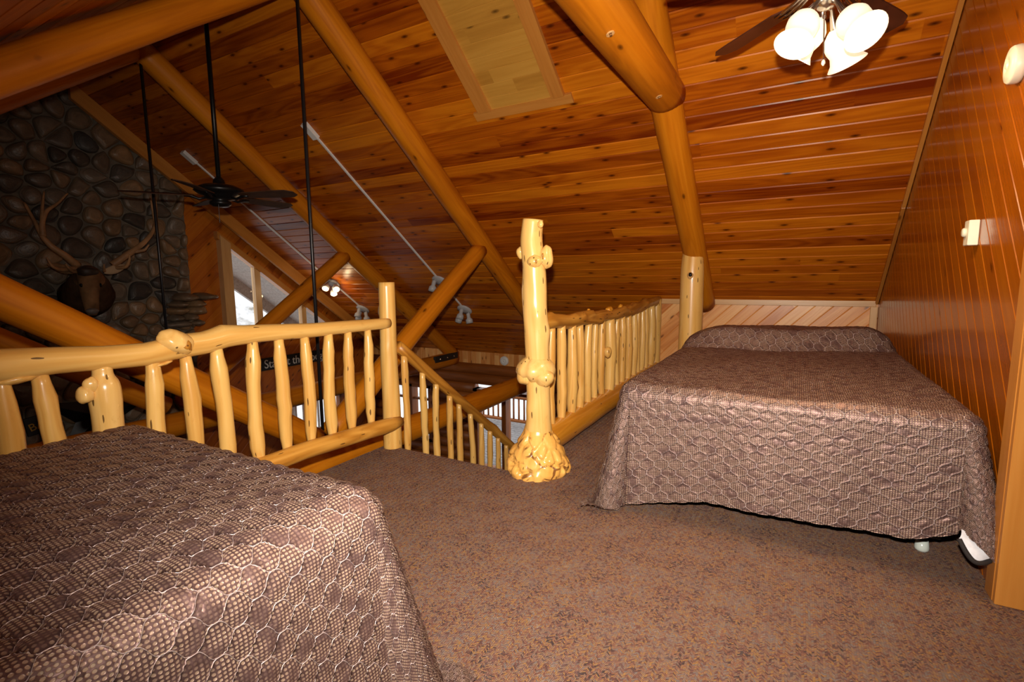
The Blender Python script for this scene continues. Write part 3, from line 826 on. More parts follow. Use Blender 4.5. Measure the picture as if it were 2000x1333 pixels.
# stout burled baluster
q = onx(205, 770, XL); y5 = q[1]
mb = MB(); zt = hz(y5)
zz = [.2, .4, .55, .62, .68, .73, .78, .805, .825, .835, zt]; rr = [.060, .058, .056, .054, .055, .058, .058, .054, .046, .037, .035]
zz2 = np.linspace(.2, zt, 44)
mb.tube([(XL, y5, z) for z in zz2], np.interp(zz2, zz, rr), 24, True, .5, [(.49, 0, .0, .04, .5)], .03)
sb = mb.obj('stout_baluster', M['palepost'], lr, True)
q = onx(167, 772, XL+.02); mb = MB(); mb.blob(q, (.036, .030, .034), 18, 12, None, .06); mb.obj('burl', M['palepost'], sb, True)
q = onx(176, 752, XL+.02); mb = MB(); mb.blob(q, (.026, .026, .034), 18, 12, None, .06); mb.obj('burl', M['palepost'], sb, True)
q = onx(226, 790, XL+.03); mb = MB(); mb.blob(q, (.024, .016, .026), 16, 10, None, .06); mb.obj('burl', M['palepost'], sb, True)
# newel at the head of the stairs
nx_, ny_ = -2.53, 2.64
mb = MB(); zz2 = np.linspace(-.02, 1.205, 40)
mb.tube([(nx_+.003*math.sin(z*7), ny_, z) for z in zz2], [.066-.008*z for z in zz2], 22, True, .55, [(1.02, 3.6, .014, .03, .35), (.75, 5.0, .006, .03, .5)], .022)
mb.obj('newel_post', M['pale'], lr, True)

# stair flight and its rail
st = thing('stair_railing', 'slanting log stair rail going down from the newel post', 'railing', (XL, 2.8, 0))
HS = .765
def hrz(y): return .715-HS*(y-2.74)
ys = np.linspace(2.70, 6.05, 40)
mb = MB(); mb.tube([(XL, y, hrz(y)) for y in ys], .043, 16, True, .5, [(1.6, 2, .012, .06, .8)], .05); mb.obj('handrail', M['bark'], st, True)
ys = np.linspace(2.70, 6.2, 30)
for (px, py) in ((793, 785), (829, 805), (852, 815), (879, 830), (898, 842), (920, 856), (940, 868), (957, 880), (972, 890), (988, 900)):
    q = onx(px, py, XL); y = q[1]
    baluster(st, XL, y, hrz(y)-.80, hrz(y)-.02, .027 if px < 960 else .026, M['pale'], 12, .8)
for y in (4.42, 4.6, 4.78, 4.96, 5.14): baluster(st, XL, y, hrz(y)-.80, hrz(y)-.02, .026, M['pale'], 10, .8)
stc = thing('staircase', 'wooden staircase dropping from the loft to the lodge floor', 'staircase', (-2.0, 2.7, -.2))
mb = MB(); yy0, yy1 = 2.665, 6.06
def strg(x0, x1):
    v = []
    for y in (yy0, yy1):
        for x in (x0, x1):
            for k in (0, 1): v.append((x, y, -.03-HS*(y-2.665)-k*.30))
    mb.add(v, [(0, 1, 3, 2), (4, 6, 7, 5), (0, 4, 5, 1), (2, 3, 7, 6), (0, 2, 6, 4), (1, 5, 7, 3)], [(p[0], p[2]+HS*p[1], p[1]*1.25) for p in v], .5)
strg(-2.55, -2.47); mb.obj('stringer', M['log'], stc)
mb = MB(); strg(-1.58, -1.50); mb.obj('stringer', M['log'], stc)
for k in range(12):
    y = 2.70+k*.25; mb = MB(); mb.box((-2.47, y, -.22-k*.191), (-1.58, y+.28, -.17-k*.191), 0, .4, None, .004); mb.obj('tread', M['lowfloor'], stc)

# burl newel post
YP = 2.742
pc = [(1051, 925), (1051, 850), (1052, 790), (1050, 720), (1048, 660), (1045, 600), (1044, 545), (1042, 505), (1037, 475), (1038, 450), (1043, 429)]
pts = np.array([ony(px, py, YP) for px, py in pc]); pts[0][2] = -.01
zq = np.linspace(pts[0][2], pts[-1][2], 110)
o_ = np.argsort(pts[:, 2])
cx = np.interp(zq, pts[o_, 2], pts[o_, 0])
cx = np.convolve(np.pad(cx, 6, 'edge'), np.ones(13)/13, 'valid')
rz = [(-.01, .10), (.14, .10), (.20, .100), (.26, .089), (.34, .078), (.5, .073), (.75, .073), (1.0, .074), (1.2, .073), (1.35, .071), (1.45, .069), (1.53, .065), (1.575, .063)]
rz = np.array(rz); rad = np.interp(zq, rz[:, 0], rz[:, 1])
bp_ = thing('burl_post', 'tall glossy burled log newel post with flared root base', 'post', (float(cx[0]), YP, 0))
mb = MB()
bumps = [(.9, .3, .012, .06, .5), (.42, 4.4, .010, .05, .5), (1.15, 3.4, .010, .1, .4), (1.0, 5.4, .012, .05, .4)]
mb.tube([(cx[i], YP, zq[i]) for i in range(110)], rad, 56, True, .55, bumps, .03)
shaft = mb.obj('shaft', M['palepost'], bp_, True)
def burl(px, py, rad_, fold=None, dy=-.03, rough=.06, axes=None, mat='palepost', nm='burl'):
    q = ony(px, py, YP+dy); mb = MB(); mb.blob(q, rad_, 30, 20, axes, rough, .45, fold); return mb.obj(nm, M[mat], bp_, True)
# flared root crown with lumps
rs = random.Random(4); seg = 84; nr = 44; V = []; G = []
prof = np.array([(0, .186), (.03, .194), (.08, .186), (.14, .158), (.20, .122), (.255, .093), (.30, .080)])
lumps = []
for _ in range(900):
    z_ = rs.uniform(.0, .235); a_ = rs.uniform(0, 2*PI); R_ = float(np.interp(z_, prof[:, 0], prof[:, 1]))
    p_ = (R_*math.cos(a_), R_*math.sin(a_), z_)
    if all((p_[0]-q_[0])**2+(p_[1]-q_[1])**2+(p_[2]-q_[2])**2*.45 > .052**2 for q_ in lumps): lumps.append(p_)
LP = np.array(lumps)
for i in range(nr+1):
    z_ = -.006+.306*i/nr; R_ = float(np.interp(z_, prof[:, 0], prof[:, 1]))
    for j in range(seg):
        a_ = 2*PI*j/seg; p_ = np.array([R_*math.cos(a_), R_*math.sin(a_), z_])
        dd = np.sqrt(((LP-p_)**2*np.array([1, 1, .45])).sum(1)); dd.sort()
        e = min(1, (dd[1]-dd[0])/.030)
        k = (.024*(e**.6)-.013)*(1+.6*math.sin(a_*3+z_*30))*min(1, max(0, (.275-z_)/.07))
        r_ = R_+k; V.append((cx[0]+r_*math.cos(a_), YP+r_*math.sin(a_), z_)); G.append((p_[0], p_[1], z_*1.0))
F = [(i*seg+j, i*seg+(j+1) % seg, (i+1)*seg+(j+1) % seg, (i+1)*seg+j) for i in range(nr) for j in range(seg)]
mb = MB(); mb.add(V, F, G, .5); mb.obj('root_crown', M['root'], bp_, True)
burl(1045, 721, (.124, .128, .090), (-PI/2-.10, .17, .13), -.005, .03)
burl(1027, 736, (.060, .060, .052), None, -.05, .05); burl(1062, 738, (.060, .060, .054), None, -.045, .05)
burl(1042, 511, (.046, .040, .041), None, -.052, .05)
burl(1067, 503, (.041, .052, .064), None, .0, .06); burl(1019, 494, (.030, .038, .036), None, .01, .06)
burl(1056, 438, (.017, .018, .024), None, -.05, .05)
for k, (px, py, s) in enumerate(((1036, 512, .009), (1047, 511, .008), (1060, 500, .010))):
    q = ony(px, py, YP-.088); mb = MB(); mb.blob(q, (s*.55, .006, s*1.7), 10, 8, None, .15, .1); mb.obj('burl_crack', M['bark'], bp_, True)

# right railing along the stairwell
XR = -1.45
rr_ = thing('log_railing', 'closely spaced log railing between the burl post and the knee wall', 'railing', (XR, 4.4, 0))
tp = []
for (px, py) in ((1070, 622), (1110, 622), (1150, 615), (1190, 610), (1230, 602), (1262, 588), (1282, 582)):
    q = onx(px, py+6, XR); tp.append((q[1], q[2]))
tp = np.array([(2.80, tp[0][1])]+[list(a) for a in tp]); ys = np.linspace(2.80, 6.1, 60)
zsr = np.interp(ys, tp[:, 0], tp[:, 1])
mb = MB(); mb.tube([(XR, y, z) for y, z in zip(ys, zsr)], [.052]*60, 18, True, .35, [(rnd.uniform(.2, 3.2), rnd.uniform(0, 6), .022, .05, .6) for _ in range(18)], .16); trr = mb.obj('handrail', M['bark'], rr_, True)
for (px, py, s) in ((1150, 601, .020), (1190, 593, .030), (1212, 613, .030)):
    q = onx(px, py, XR); q[2] = float(np.interp(q[1], ys, zsr))+.050; mb = MB(); mb.blob(q, (s, s*1.4, s*1.1), 14, 10, None, .1, .9); mb.obj('branch_stub', M['amber'], trr, True)
ys = np.linspace(2.82, 6.12, 30)
mb = MB(); mb.tube([(XR, y, .115) for y in ys], .098, 22, True, .6, (), .02); mb.obj('bottom_rail', M['amber'], rr_, True)
for (cxp, wide) in ((175, 1), (272, 1), (362, 1.1), (440, 1), (520, 1), (583, .85), (645, .95), (715, 1.5), (783, 1), (830, 1), (882, 1.1), (935, 1.1), (975, .95), (1010, 1), (1045, 1), (1092, 1.5)):
    px = cxp/4.76+1040; q = onx(px, 700, XR); y = q[1]
    baluster(rr_, XR, y, .16, float(np.interp(y, tp[:, 0], tp[:, 1]))-.02, .036*wide, M['pale'], 12, .8, 0, True)
q = onx(715/4.76+1037, 560+610/4.76, XR+.05); mb = MB(); mb.blob(q, (.03, .05, .05), 14, 10, None, .06); mb.obj('burl', M['pale'], rr_, True)
mb = MB(); mb.tube([(XR, 6.03, z) for z in np.linspace(0, .965, 12)], .062, 16, True, .6, [(.6, 5, .015, .05, .5)], .04); mb.obj('end_post', M['pale'], rr_, True)

# ------------------------------------------------------------------ beds
def spread(name, parent, W, L, ztop, drop, world, res=.0075, R=.065, flare=.05, cornfl=.14, left=True, right=True, pillow=None, hemvar=None, ripple=.010, clampx=None):
    sR = R*PI/2
    du = np.arange(-(drop if left else 0)-(sR-R), W+(drop if right else 0)+(sR-R)+res, res)
    dv = np.arange(0, L+drop+(sR-R)+res, res)
    U, Vv = np.meshgrid(du, dv, indexing='ij')
    su = np.maximum(0, np.maximum((R-U), U-(W-R))); sgn = np.where(U < W/2, -1.0, 1.0)
    sv = np.maximum(0, Vv-(L-R))
    if hemvar is not None:
        k = hemvar(np.clip(U/W, 0, 1)); sv = sv*k; su = su*np.where(U < W/2, hemvar(np.zeros(1))[0], hemvar(np.ones(1))[0])
    d = np.hypot(su, sv); phi = np.arctan2(sv, su)
    arc = d < sR
    out = np.where(arc, R*np.sin(np.minimum(d, sR)/R), R+flare*(d-sR))
    down = np.where(arc, R*(1-np.cos(np.minimum(d, sR)/R)), R+(d-sR))
    t = np.maximum(0, d-sR)
    both = (su > 0) & (sv > 0)
    s2 = np.where(both, np.sin(2*phi)**2, 0)
    out = out + cornfl*t*s2 + (.05*np.sin(6*phi)*t*np.where(both, 1, 0))
    along = np.where(sv > su, U, Vv)
    out = out + ripple*np.sin(along*9+1.0)*np.minimum(1, t/drop)*(~both)+ripple*.6*np.sin(along*21+.4)*np.minimum(1, t/drop)*(~both)
    # keep hanging cloth above the floor: extra length slides outward
    lim = ztop-.016
    ex = np.maximum(0, down-lim); down = np.minimum(down, lim)-ex*.0
    out = out+ex*.12
    down = down - .02*np.minimum(1, ex*6)*np.sin(np.minimum(PI, ex*14))
    bx = np.where(U < R, R, np.where(U > W-R, W-R, U)); by = np.minimum(Vv, L-R)
    X = bx + sgn*out*np.cos(phi)*(d > 0); Y = by + out*np.sin(phi)*(d > 0)
    Z = ztop-down
    # soft top: broad undulation
    top = np.exp(-(d/.04)**2)
    Z = Z + top*(.006*np.sin(U*5+1)*np.sin(Vv*4)+.004*np.sin(U*11+Vv*7))
    if pillow is not None: Z = Z + pillow(U, Vv, W)*np.clip(1-d/.45, 0, 1)
    P = np.stack([X, Y, Z], -1)
    e0 = np.gradient(P, axis=0); e1 = np.gradient(P, axis=1)
    nr = np.cross(e0, e1); nr /= np.maximum(1e-9, np.linalg.norm(nr, axis=-1))[..., None]
    A = QW/4/.9*(np.cos(2*PI*Vv/QP)-.1*np.cos(6*PI*Vv/QP))
    def pp(x, s): m = np.mod(x, 2*s); return np.minimum(m, 2*s-m)
    dd = np.minimum(pp(U-A, QW/2), pp(U+A-QW/2, QW/2))
    puff = np.minimum(1, dd/(QW*.36)); puff = np.sqrt(np.maximum(0, 1-(1-puff)**2))
    wr = .5*np.sin(U*61+3*np.sin(Vv*37))*np.sin(Vv*53+2*np.sin(U*29))
    P = P + nr*(puff*(.0115+.0035*wr))[..., None]
    Wd = world(P)
    nu, nv = U.shape
    me = bpy.data.meshes.new(name)
    idx = np.arange(nu*nv).reshape(nu, nv)
    F = np.stack([idx[:-1, :-1], idx[1:, :-1], idx[1:, 1:], idx[:-1, 1:]], -1).reshape(-1, 4)
    me.vertices.add(nu*nv); me.vertices.foreach_set('co', Wd.reshape(-1, 3).astype(np.float32).ravel())
    me.loops.add(F.size); me.loops.foreach_set('vertex_index', F.astype(np.int32).ravel())
    me.polygons.add(len(F)); me.polygons.foreach_set('loop_start', np.arange(0, F.size, 4, dtype=np.int32))
    me.polygons.foreach_set('use_smooth', np.ones(len(F), bool))
    a = me.attributes.new('grain', 'FLOAT_VECTOR', 'POINT')
    a.data.foreach_set('vector', np.stack([U, Vv, U*0], -1).astype(np.float32).ravel())
    me.update(calc_edges=True); me.materials.append(M['quilt'])
    o = bpy.data.objects.new(name, me); COL.objects.link(o)
    o.parent = parent; o.matrix_parent_inverse = parent.matrix_basis.inverted()
    return o

# near bed: head behind the camera, foot toward the railing
bed1 = thing('bed', 'near bed under shiny brown quilted spread, beside the railing', 'bed', (-1.67, .05, 0))
B1 = dict(x0=-2.305, x1=-.935, yh=-1.02, yf=.975)
def w1(P):
    Q = P.copy(); Q[..., 0] = B1['x1']-P[..., 0]; Q[..., 1] = B1['yh']+P[..., 1]; return Q
spread('bedspread', bed1, B1['x1']-B1['x0'], B1['yf']-B1['yh'], .655, .60, w1, .0060, .09, .10, .22, True, True, None, lambda f: np.where(f > 2, 1, .93)+f*.0)
mb = MB(); mb.box((-2.31, -1.0, .30), (-.975, .93, .63), 1, .5, None, .03); mb.obj('mattress', M['mattress'], bed1)
mb = MB(); mb.box((-2.30, -.99, .14), (-.985, .92, .298), 1, .5, None, .01); mb.obj('box_spring', M['mattress'], bed1)
for x in (-2.25, -1.05):
    for y in (-.9, .84):
        mb = MB(); mb.lathe([(.03, 0), (.03, .03), (.018, .035), (.018, .14)], (x, y, 0), 12); mb.obj('leg', M['black'], bed1, True)

bed2 = thing('bed', 'far bed with brown quilted spread tucked over pillows, against the gable wall', 'bed', (-.05, 3.5, 0))
B2 = dict(x0=-.785, x1=.665, yh=4.72, yf=2.50)
def w2(P):
    Q = P.copy(); Q[..., 0] = np.minimum(B2['x0']+P[..., 0], .712-.0*P[..., 2]); Q[..., 1] = B2['yh']-P[..., 1]; return Q
def pil(U, V, W):
    f = U/W
    crease = .62-.36*f+.06*np.sin(f*PI)          # cloth distance from the head at which the pillows begin
    s = (crease-V)/.16
    rise = np.clip(s, 0, 1); rise = rise*rise*(3-2*rise)
    dome = .145*rise*(1-.25*np.clip((crease-.30-V)/.35, 0, 1)**2)
    edge = np.clip(np.minimum(f/.22, (1-f)/.14), 0, 1); edge = np.sin(edge*PI/2)
    return dome*(.25+.75*edge) - .022*np.exp(-((V-crease-.015)/.03)**2)
spread('bedspread', bed2, B2['x1']-B2['x0'], B2['yh']-B2['yf'], .665, .545, w2, .0068, .06, .045, .26, True, True, pil, lambda f: np.interp(f, [0, .05, .3, .6, .85, 1], [1.03, 1.03, .90, .885, .87, .74]))
mb = MB(); mb.box((-.74, 2.56, .34), (.63, 4.68, .64), 1, .5, None, .03); mb.obj('mattress', M['mattress'], bed2)
mb = MB(); mb.box((-.73, 2.57, .16), (.62, 4.67, .338), 1, .5, None, .01); mb.obj('box_spring', M['mattress'], bed2)
mb = MB(); mb.box((-.70, 2.62, .10), (.59, 4.52, .158), 1, .5, None, .005); mb.obj('bed_frame', M['black'], bed2)  # frame black too, painting the shade below the hem
for (x, y) in ((-.6, 2.75), (.545, 2.71), (-.6, 4.5), (.5, 4.5)):
    mb = MB(); mb.lathe([(.020, .012), (.020, .10)], (x, y, 0), 12); lg = mb.obj('leg', M['black'], bed2, True)
    mb = MB(); mb.lathe([(.022, 0), (.027, .009), (.027, .018), (.022, .05), (.021, .05)], (x, y, 0), 16); mb.obj('glide_cup', M['clear'], lg, True)
# turned-up corner that shows the white lining
mb = MB(); V = []; F = []
c0 = onz(1873, 1055, .12); n = 16
for i in range(n+1):
    f = i/n; a = PI*(.02+.98*f)
    px = 1873+ (1936-1873)*f; py = 1052+ (1094-1052)*f + 30*math.sin(f*PI)*(1-.35*f)
    lo = ony(px, py, 2.44-.03*math.sin(f*PI)); hi = ony(1878+(1932-1878)*f, 1034+(1066-1034)*f, 2.455)
    lo[2] = max(.004, lo[2]); 
    for k in range(5): V.append(lo+(hi-lo)*k/4+np.array([0, -.012*math.sin(k/4*PI), 0]))
V = [np.array([min(p[0], .700), p[1], max(p[2], .012)]) for p in V]
for i in range(n):
    for k in range(4): F.append((i*5+k, (i+1)*5+k, (i+1)*5+k+1, i*5+k+1))
mb.add(V, F); mb.obj('lining', M['lining'], bed2, True)
mb = MB(); mb.tube([V[i*5]+np.array([0, -.004, 0]) for i in range(n+1)], .009, 8); mb.obj('edge_binding', M['piping'], bed2, True)

# ------------------------------------------------------------------ ceiling fans
def fan_blade(mb, c, ang, r0, r1, w0, w1_, z, pitch, th=.007, sag=0.0):
    n = 10; V = []; ca, sa = math.cos(ang), math.sin(ang)
    for i in range(n+1):
        f = i/n; r = r0+(r1-r0)*f
        w = w0+(w1_-w0)*min(1, f*1.4)
        if f > .85: w *= math.sqrt(max(.02, 1-((f-.85)/.17)**2))
        if f < .1: w *= .55+.45*f/.1
        for s in (-1, 1):
            for h in (-.5, .5):
                lx, ly, lz = r, s*w/2, h*th+s*w/2*math.tan(pitch)-sag*f*f
                V.append((c[0]+lx*ca-ly*sa, c[1]+lx*sa+ly*ca, z+lz))
    F = []
    for i in range(n):
        b = i*4; e = b+4
        F += [(b, e, e+2, b+2), (b+1, b+3, e+3, e+1), (b, b+1, e+1, e), (b+2, e+2, e+3, b+3)]
    F += [(0, 2, 3, 1), (n*4, n*4+1, n*4+3, n*4+2)]
    mb.add(V, F)
fx, fy, fzz = -4.433, RIDGE_Y, 1.97
fan1 = thing('ceiling_fan', 'black ceiling fan without lights on a long downrod over the great room', 'fan', (fx, fy, fzz))
mb = MB(); mb.lathe([(.075, 0), (.085, .03), (.075, .08), (.03, .12), (.018, .13)][::-1], (fx, fy, 3.52), 20, (0, 0, -1)); mb.obj('canopy', M['black'], fan1, True)
mb = MB(); mb.tube([(fx, fy, 3.46), (fx, fy, 2.10)], .018, 12); mb.obj('downrod', M['black'], fan1, True)
mb = MB(); mb.lathe([(.02, .16), (.045, .13), (.05, .10), (.13, .085), (.19, .055), (.20, .035), (.17, .012), (.12, -.008), (.115, -.03), (.06, -.04), (.085, -.055), (.085, -.075), (.06, -.095), (.01, -.10)], (fx, fy, fzz), 32); mb.obj('motor_housing', M['black'], fan1, True)
for k in range(5):
    a = math.radians(20+72*k)
    mb = MB(); mb.tube([(fx+math.cos(a)*r, fy+math.sin(a)*r, z) for r, z in ((.10, fzz-.018), (.16, fzz-.035), (.22, fzz-.012), (.27, fzz-.012))], [.012, .010, .014, .010], 8); mb.obj('blade_arm', M['black'], fan1, True)
    mb = MB(); fan_blade(mb, (fx, fy), a, .20, .72, .115, .15, fzz-.006, math.radians(-12)); mb.obj('blade', M['blade'], fan1)
mb = MB(); mb.tube([(fx+.05, fy-.05, fzz-.08), (fx+.05, fy-.05, fzz-.24)], .0022, 6); mb.obj('pull_chain', M['black'], fan1)

gx, gy, gz = .047, RIDGE_Y, 2.43
fan2 = thing('ceiling_fan', 'ceiling fan with four lit frosted glass shades above the far bed', 'fan', (gx, gy, gz))
mb = MB(); mb.lathe([(.018, .0), (.07, .04), (.075, .09)], (gx, gy, 3.50), 20); mb.obj('canopy', M['nickel'], fan2, True)
mb = MB(); mb.tube([(gx, gy, 3.52), (gx, gy, 2.58)], .016, 12); mb.obj('downrod', M['nickel'], fan2, True)
mb = MB(); mb.lathe([(.02, .16), (.06, .15), (.115, .11), (.12, .05), (.09, .02), (.06, .0), (.062, -.02), (.05, -.035), (.052, -.06), (.035, -.085), (.012, -.095)], (gx, gy, gz), 32); mb.obj('motor_housing', M['nickel'], fan2, True)
for k in range(5):
    a = math.radians(135+72*k)
    mb = MB()
    for s in (-.022, 0, .022):
        mb.tube([(gx+math.cos(a)*r-math.sin(a)*s*m, gy+math.sin(a)*r+math.cos(a)*s*m, z) for r, z, m in ((.08, gz+.03, .6), (.15, gz+.005, 1), (.20, gz-.008, 1.4), (.26, gz-.004, 1.1))], [.008, .009, .009, .007], 8)
    mb.obj('blade_arm', M['nickel'], fan2, True)
    mb = MB(); fan_blade(mb, (gx, gy), a, .20, .68, .11, .14, gz+.006, math.radians(-12)); mb.obj('blade', M['blade2'], fan2)
lamp_pts = []
# shades: bell glasses tilted outward
for (px, py, px2, py2, dy) in ((1577, 30, 1541, 108, -.14), (1655, 30, 1690, 62, -.13), (1600, 42, 1552, 112, .06), (1632, 62, 1652, 118, .10)):
    a0 = ony(px, py, RIDGE_Y+dy*.75); a1 = ony(px2, py2, RIDGE_Y+dy*1.35)
    d = a1-a0; L = np.linalg.norm(d); d /= L; L = max(L, .17)
    L = .148
    prof = [(.020, -.012), (.034, 0), (.052, L*.14), (.062, L*.32), (.060, L*.5), (.053, L*.66), (.060, L*.84), (.078, L*1.0), (.074, L*1.0), (.055, L*.8), (.049, L*.64), (.055, L*.5), (.056, L*.32), (.04, L*.12), (.01, L*.05)]
    mb = MB(); mb.lathe(prof, a0, 28, d, .5, True, True); mb.obj('lamp_shade', M['shade'], fan2, True)
    base = np.array([gx, gy, gz-.05]); mb = MB(); mid = (base+a0)/2+np.array([0, 0, .02])
    mb.tube([base, mid, a0-d*.02, a0+d*.012], [.009, .009, .016, .024], 10); mb.obj('lamp_arm', M['nickel'], fan2, True)
    lamp_pts.append(a0+d*L*.9)
c0 = ony(1610, 30, RIDGE_Y-.09); c1 = ony(1608, 122, RIDGE_Y-.09)
mb = MB(); mb.tube([c0+(c1-c0)*t for t in np.linspace(0, 1, 8)], .0026, 6); ch = mb.obj('pull_chain', M['nickel'], fan2)
mb = MB(); mb.lathe([(.002, .012), (.007, .004), (.008, -.004), (.002, -.014)], c1, 10); mb.obj('chain_knob', M['cream'], ch, True)

# ------------------------------------------------------------------ spotlight strips on the ceiling slope
def strip(label, X, box_y, c1y, c2y, lit):
    t = thing('spotlight_strip', label, 'light', (X, c1y, roof_z(c1y)))
    def S(y, d=0.0, dx=0.0): return np.array([X+dx, y, roof_z(y)])+Nn*d
    mb = MB()
    def bar(y0, y1, w, h):
        v = [S(y, d, dx) for y in (y0, y1) for dx in (-w/2, w/2) for d in (0, h)]
        mb.add(v, [(0, 1, 3, 2), (4, 6, 7, 5), (0, 4, 5, 1), (2, 3, 7, 6), (0, 2, 6, 4), (1, 5, 7, 3)])
    bar(box_y+.06, c1y-.08, .022, .018); bar(c1y+.08, c2y-.08, .022, .018); mb.obj('raceway', M['white'], t)
    mb = MB(); bar(box_y-.06, box_y+.09, .075, .045); mb.obj('feed_box', M['white'], t)
    for ci, cyy in enumerate((c1y, c2y)):
        mb = MB(); mb.lathe([(.118, 0), (.122, .012), (.115, .028), (.02, .032)], S(cyy), 28, Nn); cn = mb.obj('canopy', M['greywhite'], t, True)
        for k in range(3):
            a = 2*PI*k/3+(.6 if ci else 2.0)
            off = np.array([math.cos(a)*.075, 0, 0])+Vd*math.sin(a)*.075
            p = S(cyy, .03)+off
            lt = 1.0 if lit[ci] else 0.0
            dr = np.array([.55*lt+math.cos(a)*.35+(.1 if not ci else -.1), math.sin(a)*.2-.12-.45*lt, -1.0+.35*lt]); dr /= np.linalg.norm(dr)
            q0 = p+Nn*.03
            mb = MB(); mb.tube([p, q0], .008, 8); mb.lathe([(.025, -.01), (.030, 0), (.030, .065), (.054, .09), (.056, .15), (.050, .15), (.048, .125), (.005, .118)], q0, 18, dr); hd = mb.obj('spot_head', M['greywhite'], cn, True)
            mb = MB(); mb.lathe([(.002, .11), (.044, .12), (.047, .150), (.040, .172), (.022, .184), (.002, .187)], q0, 16, dr)
            bm_ = 'bulb' if lit[ci] else 'dimbulb'
            mb.obj('bulb', M[bm_], hd, True)
            if lit[ci]: LIT.append(q0+dr*.22)
LIT = []
q = [onroof(*p) for p in ((608, 250), (850, 545), (914, 606))]
strip('white spotlight strip with unlit heads, between the loft truss and the middle truss', float(np.mean([a[0] for a in q])), q[0][1], q[1][1]+.03, q[2][1]-.02, (False, False))
q = [onroof(*p) for p in ((374, 302), (648, 552), (707, 603))]
strip('white spotlight strip with lit heads, nearer the far gable', float(np.mean([a[0] for a in q])), q[0][1], q[1][1], q[2][1], (True, False))

# ------------------------------------------------------------------ small wall fixtures
def disc(name, label, cat, c, axis, r, mat):
    mb = MB(); mb.lathe([(r*.98, 0), (r, .012), (r*.97, .030), (r*.90, .037), (r*.78, .036), (r*.74, .040), (r*.35, .044), (r*.32, .041), (r*.18, .041), (r*.16, .046), (.002, .047)], c, 36, axis)
    o = mb.obj(name, mat, None, True); return tag(o, label, cat)
disc('smoke_detector', 'white round smoke detector on the paneling above the far log wall', 'smoke detector', ony(986, 705, Y_FRONT-.005), (0, -1, 0), .085, M['white'])
g = onx(1998, 122, X_GABLE)
disc('smoke_detector', 'cream round smoke detector high on the right gable wall', 'smoke detector', (X_GABLE-.001, g[1]+.01, g[2]), (-1, 0, 0), .072, M['cream'])
g = onx(1909, 455, X_GABLE)
th_ = thing('thermostat', 'small cream thermostat box with round dial on the gable wall', 'thermostat', (X_GABLE, g[1], g[2]))
mb = MB(); mb.box((X_GABLE-.040, g[1]-.036, g[2]-.058), (X_GABLE-.001, g[1]+.036, g[2]+.058), 2, .5, None, .003); mb.obj('body', M['cream'], th_)
mb = MB(); mb.lathe([(.021, 0), (.020, .010), (.016, .014), (.002, .014)], (X_GABLE-.040, g[1]+.008, g[2]+.004), 20, (-1, 0, 0)); mb.obj('dial', M['cream'], th_, True)

def text(name, body, size, mat, parent, M4):
    cu = bpy.data.curves.new(name, 'FONT'); cu.body = body; cu.size = size; cu.extrude = .004; cu.align_x = 'CENTER'; cu.align_y = 'CENTER'
    cu.materials.append(mat); o = bpy.data.objects.new(name, cu); COL.objects.link(o)
    me = bpy.data.meshes.new_from_object(o.evaluated_get(bpy.context.evaluated_depsgraph_get()))
    bpy.data.objects.remove(o); bpy.data.curves.remove(cu)
    o = bpy.data.objects.new(name, me); COL.objects.link(o)
    o.parent = parent; o.matrix_local = M4
    return o
from mathutils import Matrix
def face_px(rot=0):  # text readable from +X: its right is +Y, its up is +Z, tilted by rot
    b = Matrix(((0, 0, 1), (1, 0, 0), (0, 1, 0))).to_4x4()
    return b @ Matrix.Rotation(rot, 4, 'Z')
s0 = onx(505, 714, -7.66); s1 = onx(645, 692, -7.66)
yc, zc = (s0[1]+s1[1])/2, (s0[2]+s1[2])/2; sw = s1[1]-s0[1]
sg = thing('lodge_sign', 'long black wooden sign reading Stay at the Lodge on the far gable wall', 'sign', (-7.66, yc, zc))
mb = MB(); mb.box((-7.690, s0[1], zc-.105), (-7.66, s1[1], zc+.105), 1, .5, None, .003); mb.obj('board', M['signblack'], sg)
tx = text('lettering', 'Stay at the Lodge', .205, M['signwhite'], sg, Matrix.Translation((.004, 0, -.005)) @ face_px())
tx.scale = (.88, 1, 1)

# ------------------------------------------------------------------ stone chimney
XC, CY0, CY1 = -7.47, 1.15, 3.90
ch_ = thing('stone_chimney', 'river rock chimney rising to the ridge on the far gable', 'chimney', (XC, 2.5, Z_LOW))
mb = MB(); v = []
for x in (X_FAR+.01, XC):
    for (y, z) in ((CY0, Z_LOW), (CY1, Z_LOW), (CY1, roof_z(CY1)-.01), (RIDGE_Y, RIDGE_Z-.01), (CY0, roof_z(CY0)-.01)): v.append((x, y, z))
mb.add(v, [(5, 6, 7, 8, 9), (4, 3, 2, 1, 0)]+[(i, (i+1) % 5, 5+(i+1) % 5, 5+i) for i in range(5)])
mb.obj('mortar_core', M['mortar'], ch_)
r2 = random.Random(5)
sites = []
for _ in range(9000):
    p = (r2.uniform(CY0, CY1), r2.uniform(-1.6, RIDGE_Z))
    if p[1] > roof_z(p[0])+.05: continue
    md = .13+.11*hash01(int(p[0]*3), int(p[1]*3), 9)
    if all((p[0]-q[0])**2+(p[1]-q[1])**2*1.25 > md*md for q in sites): sites.append(p)
mb = MB()
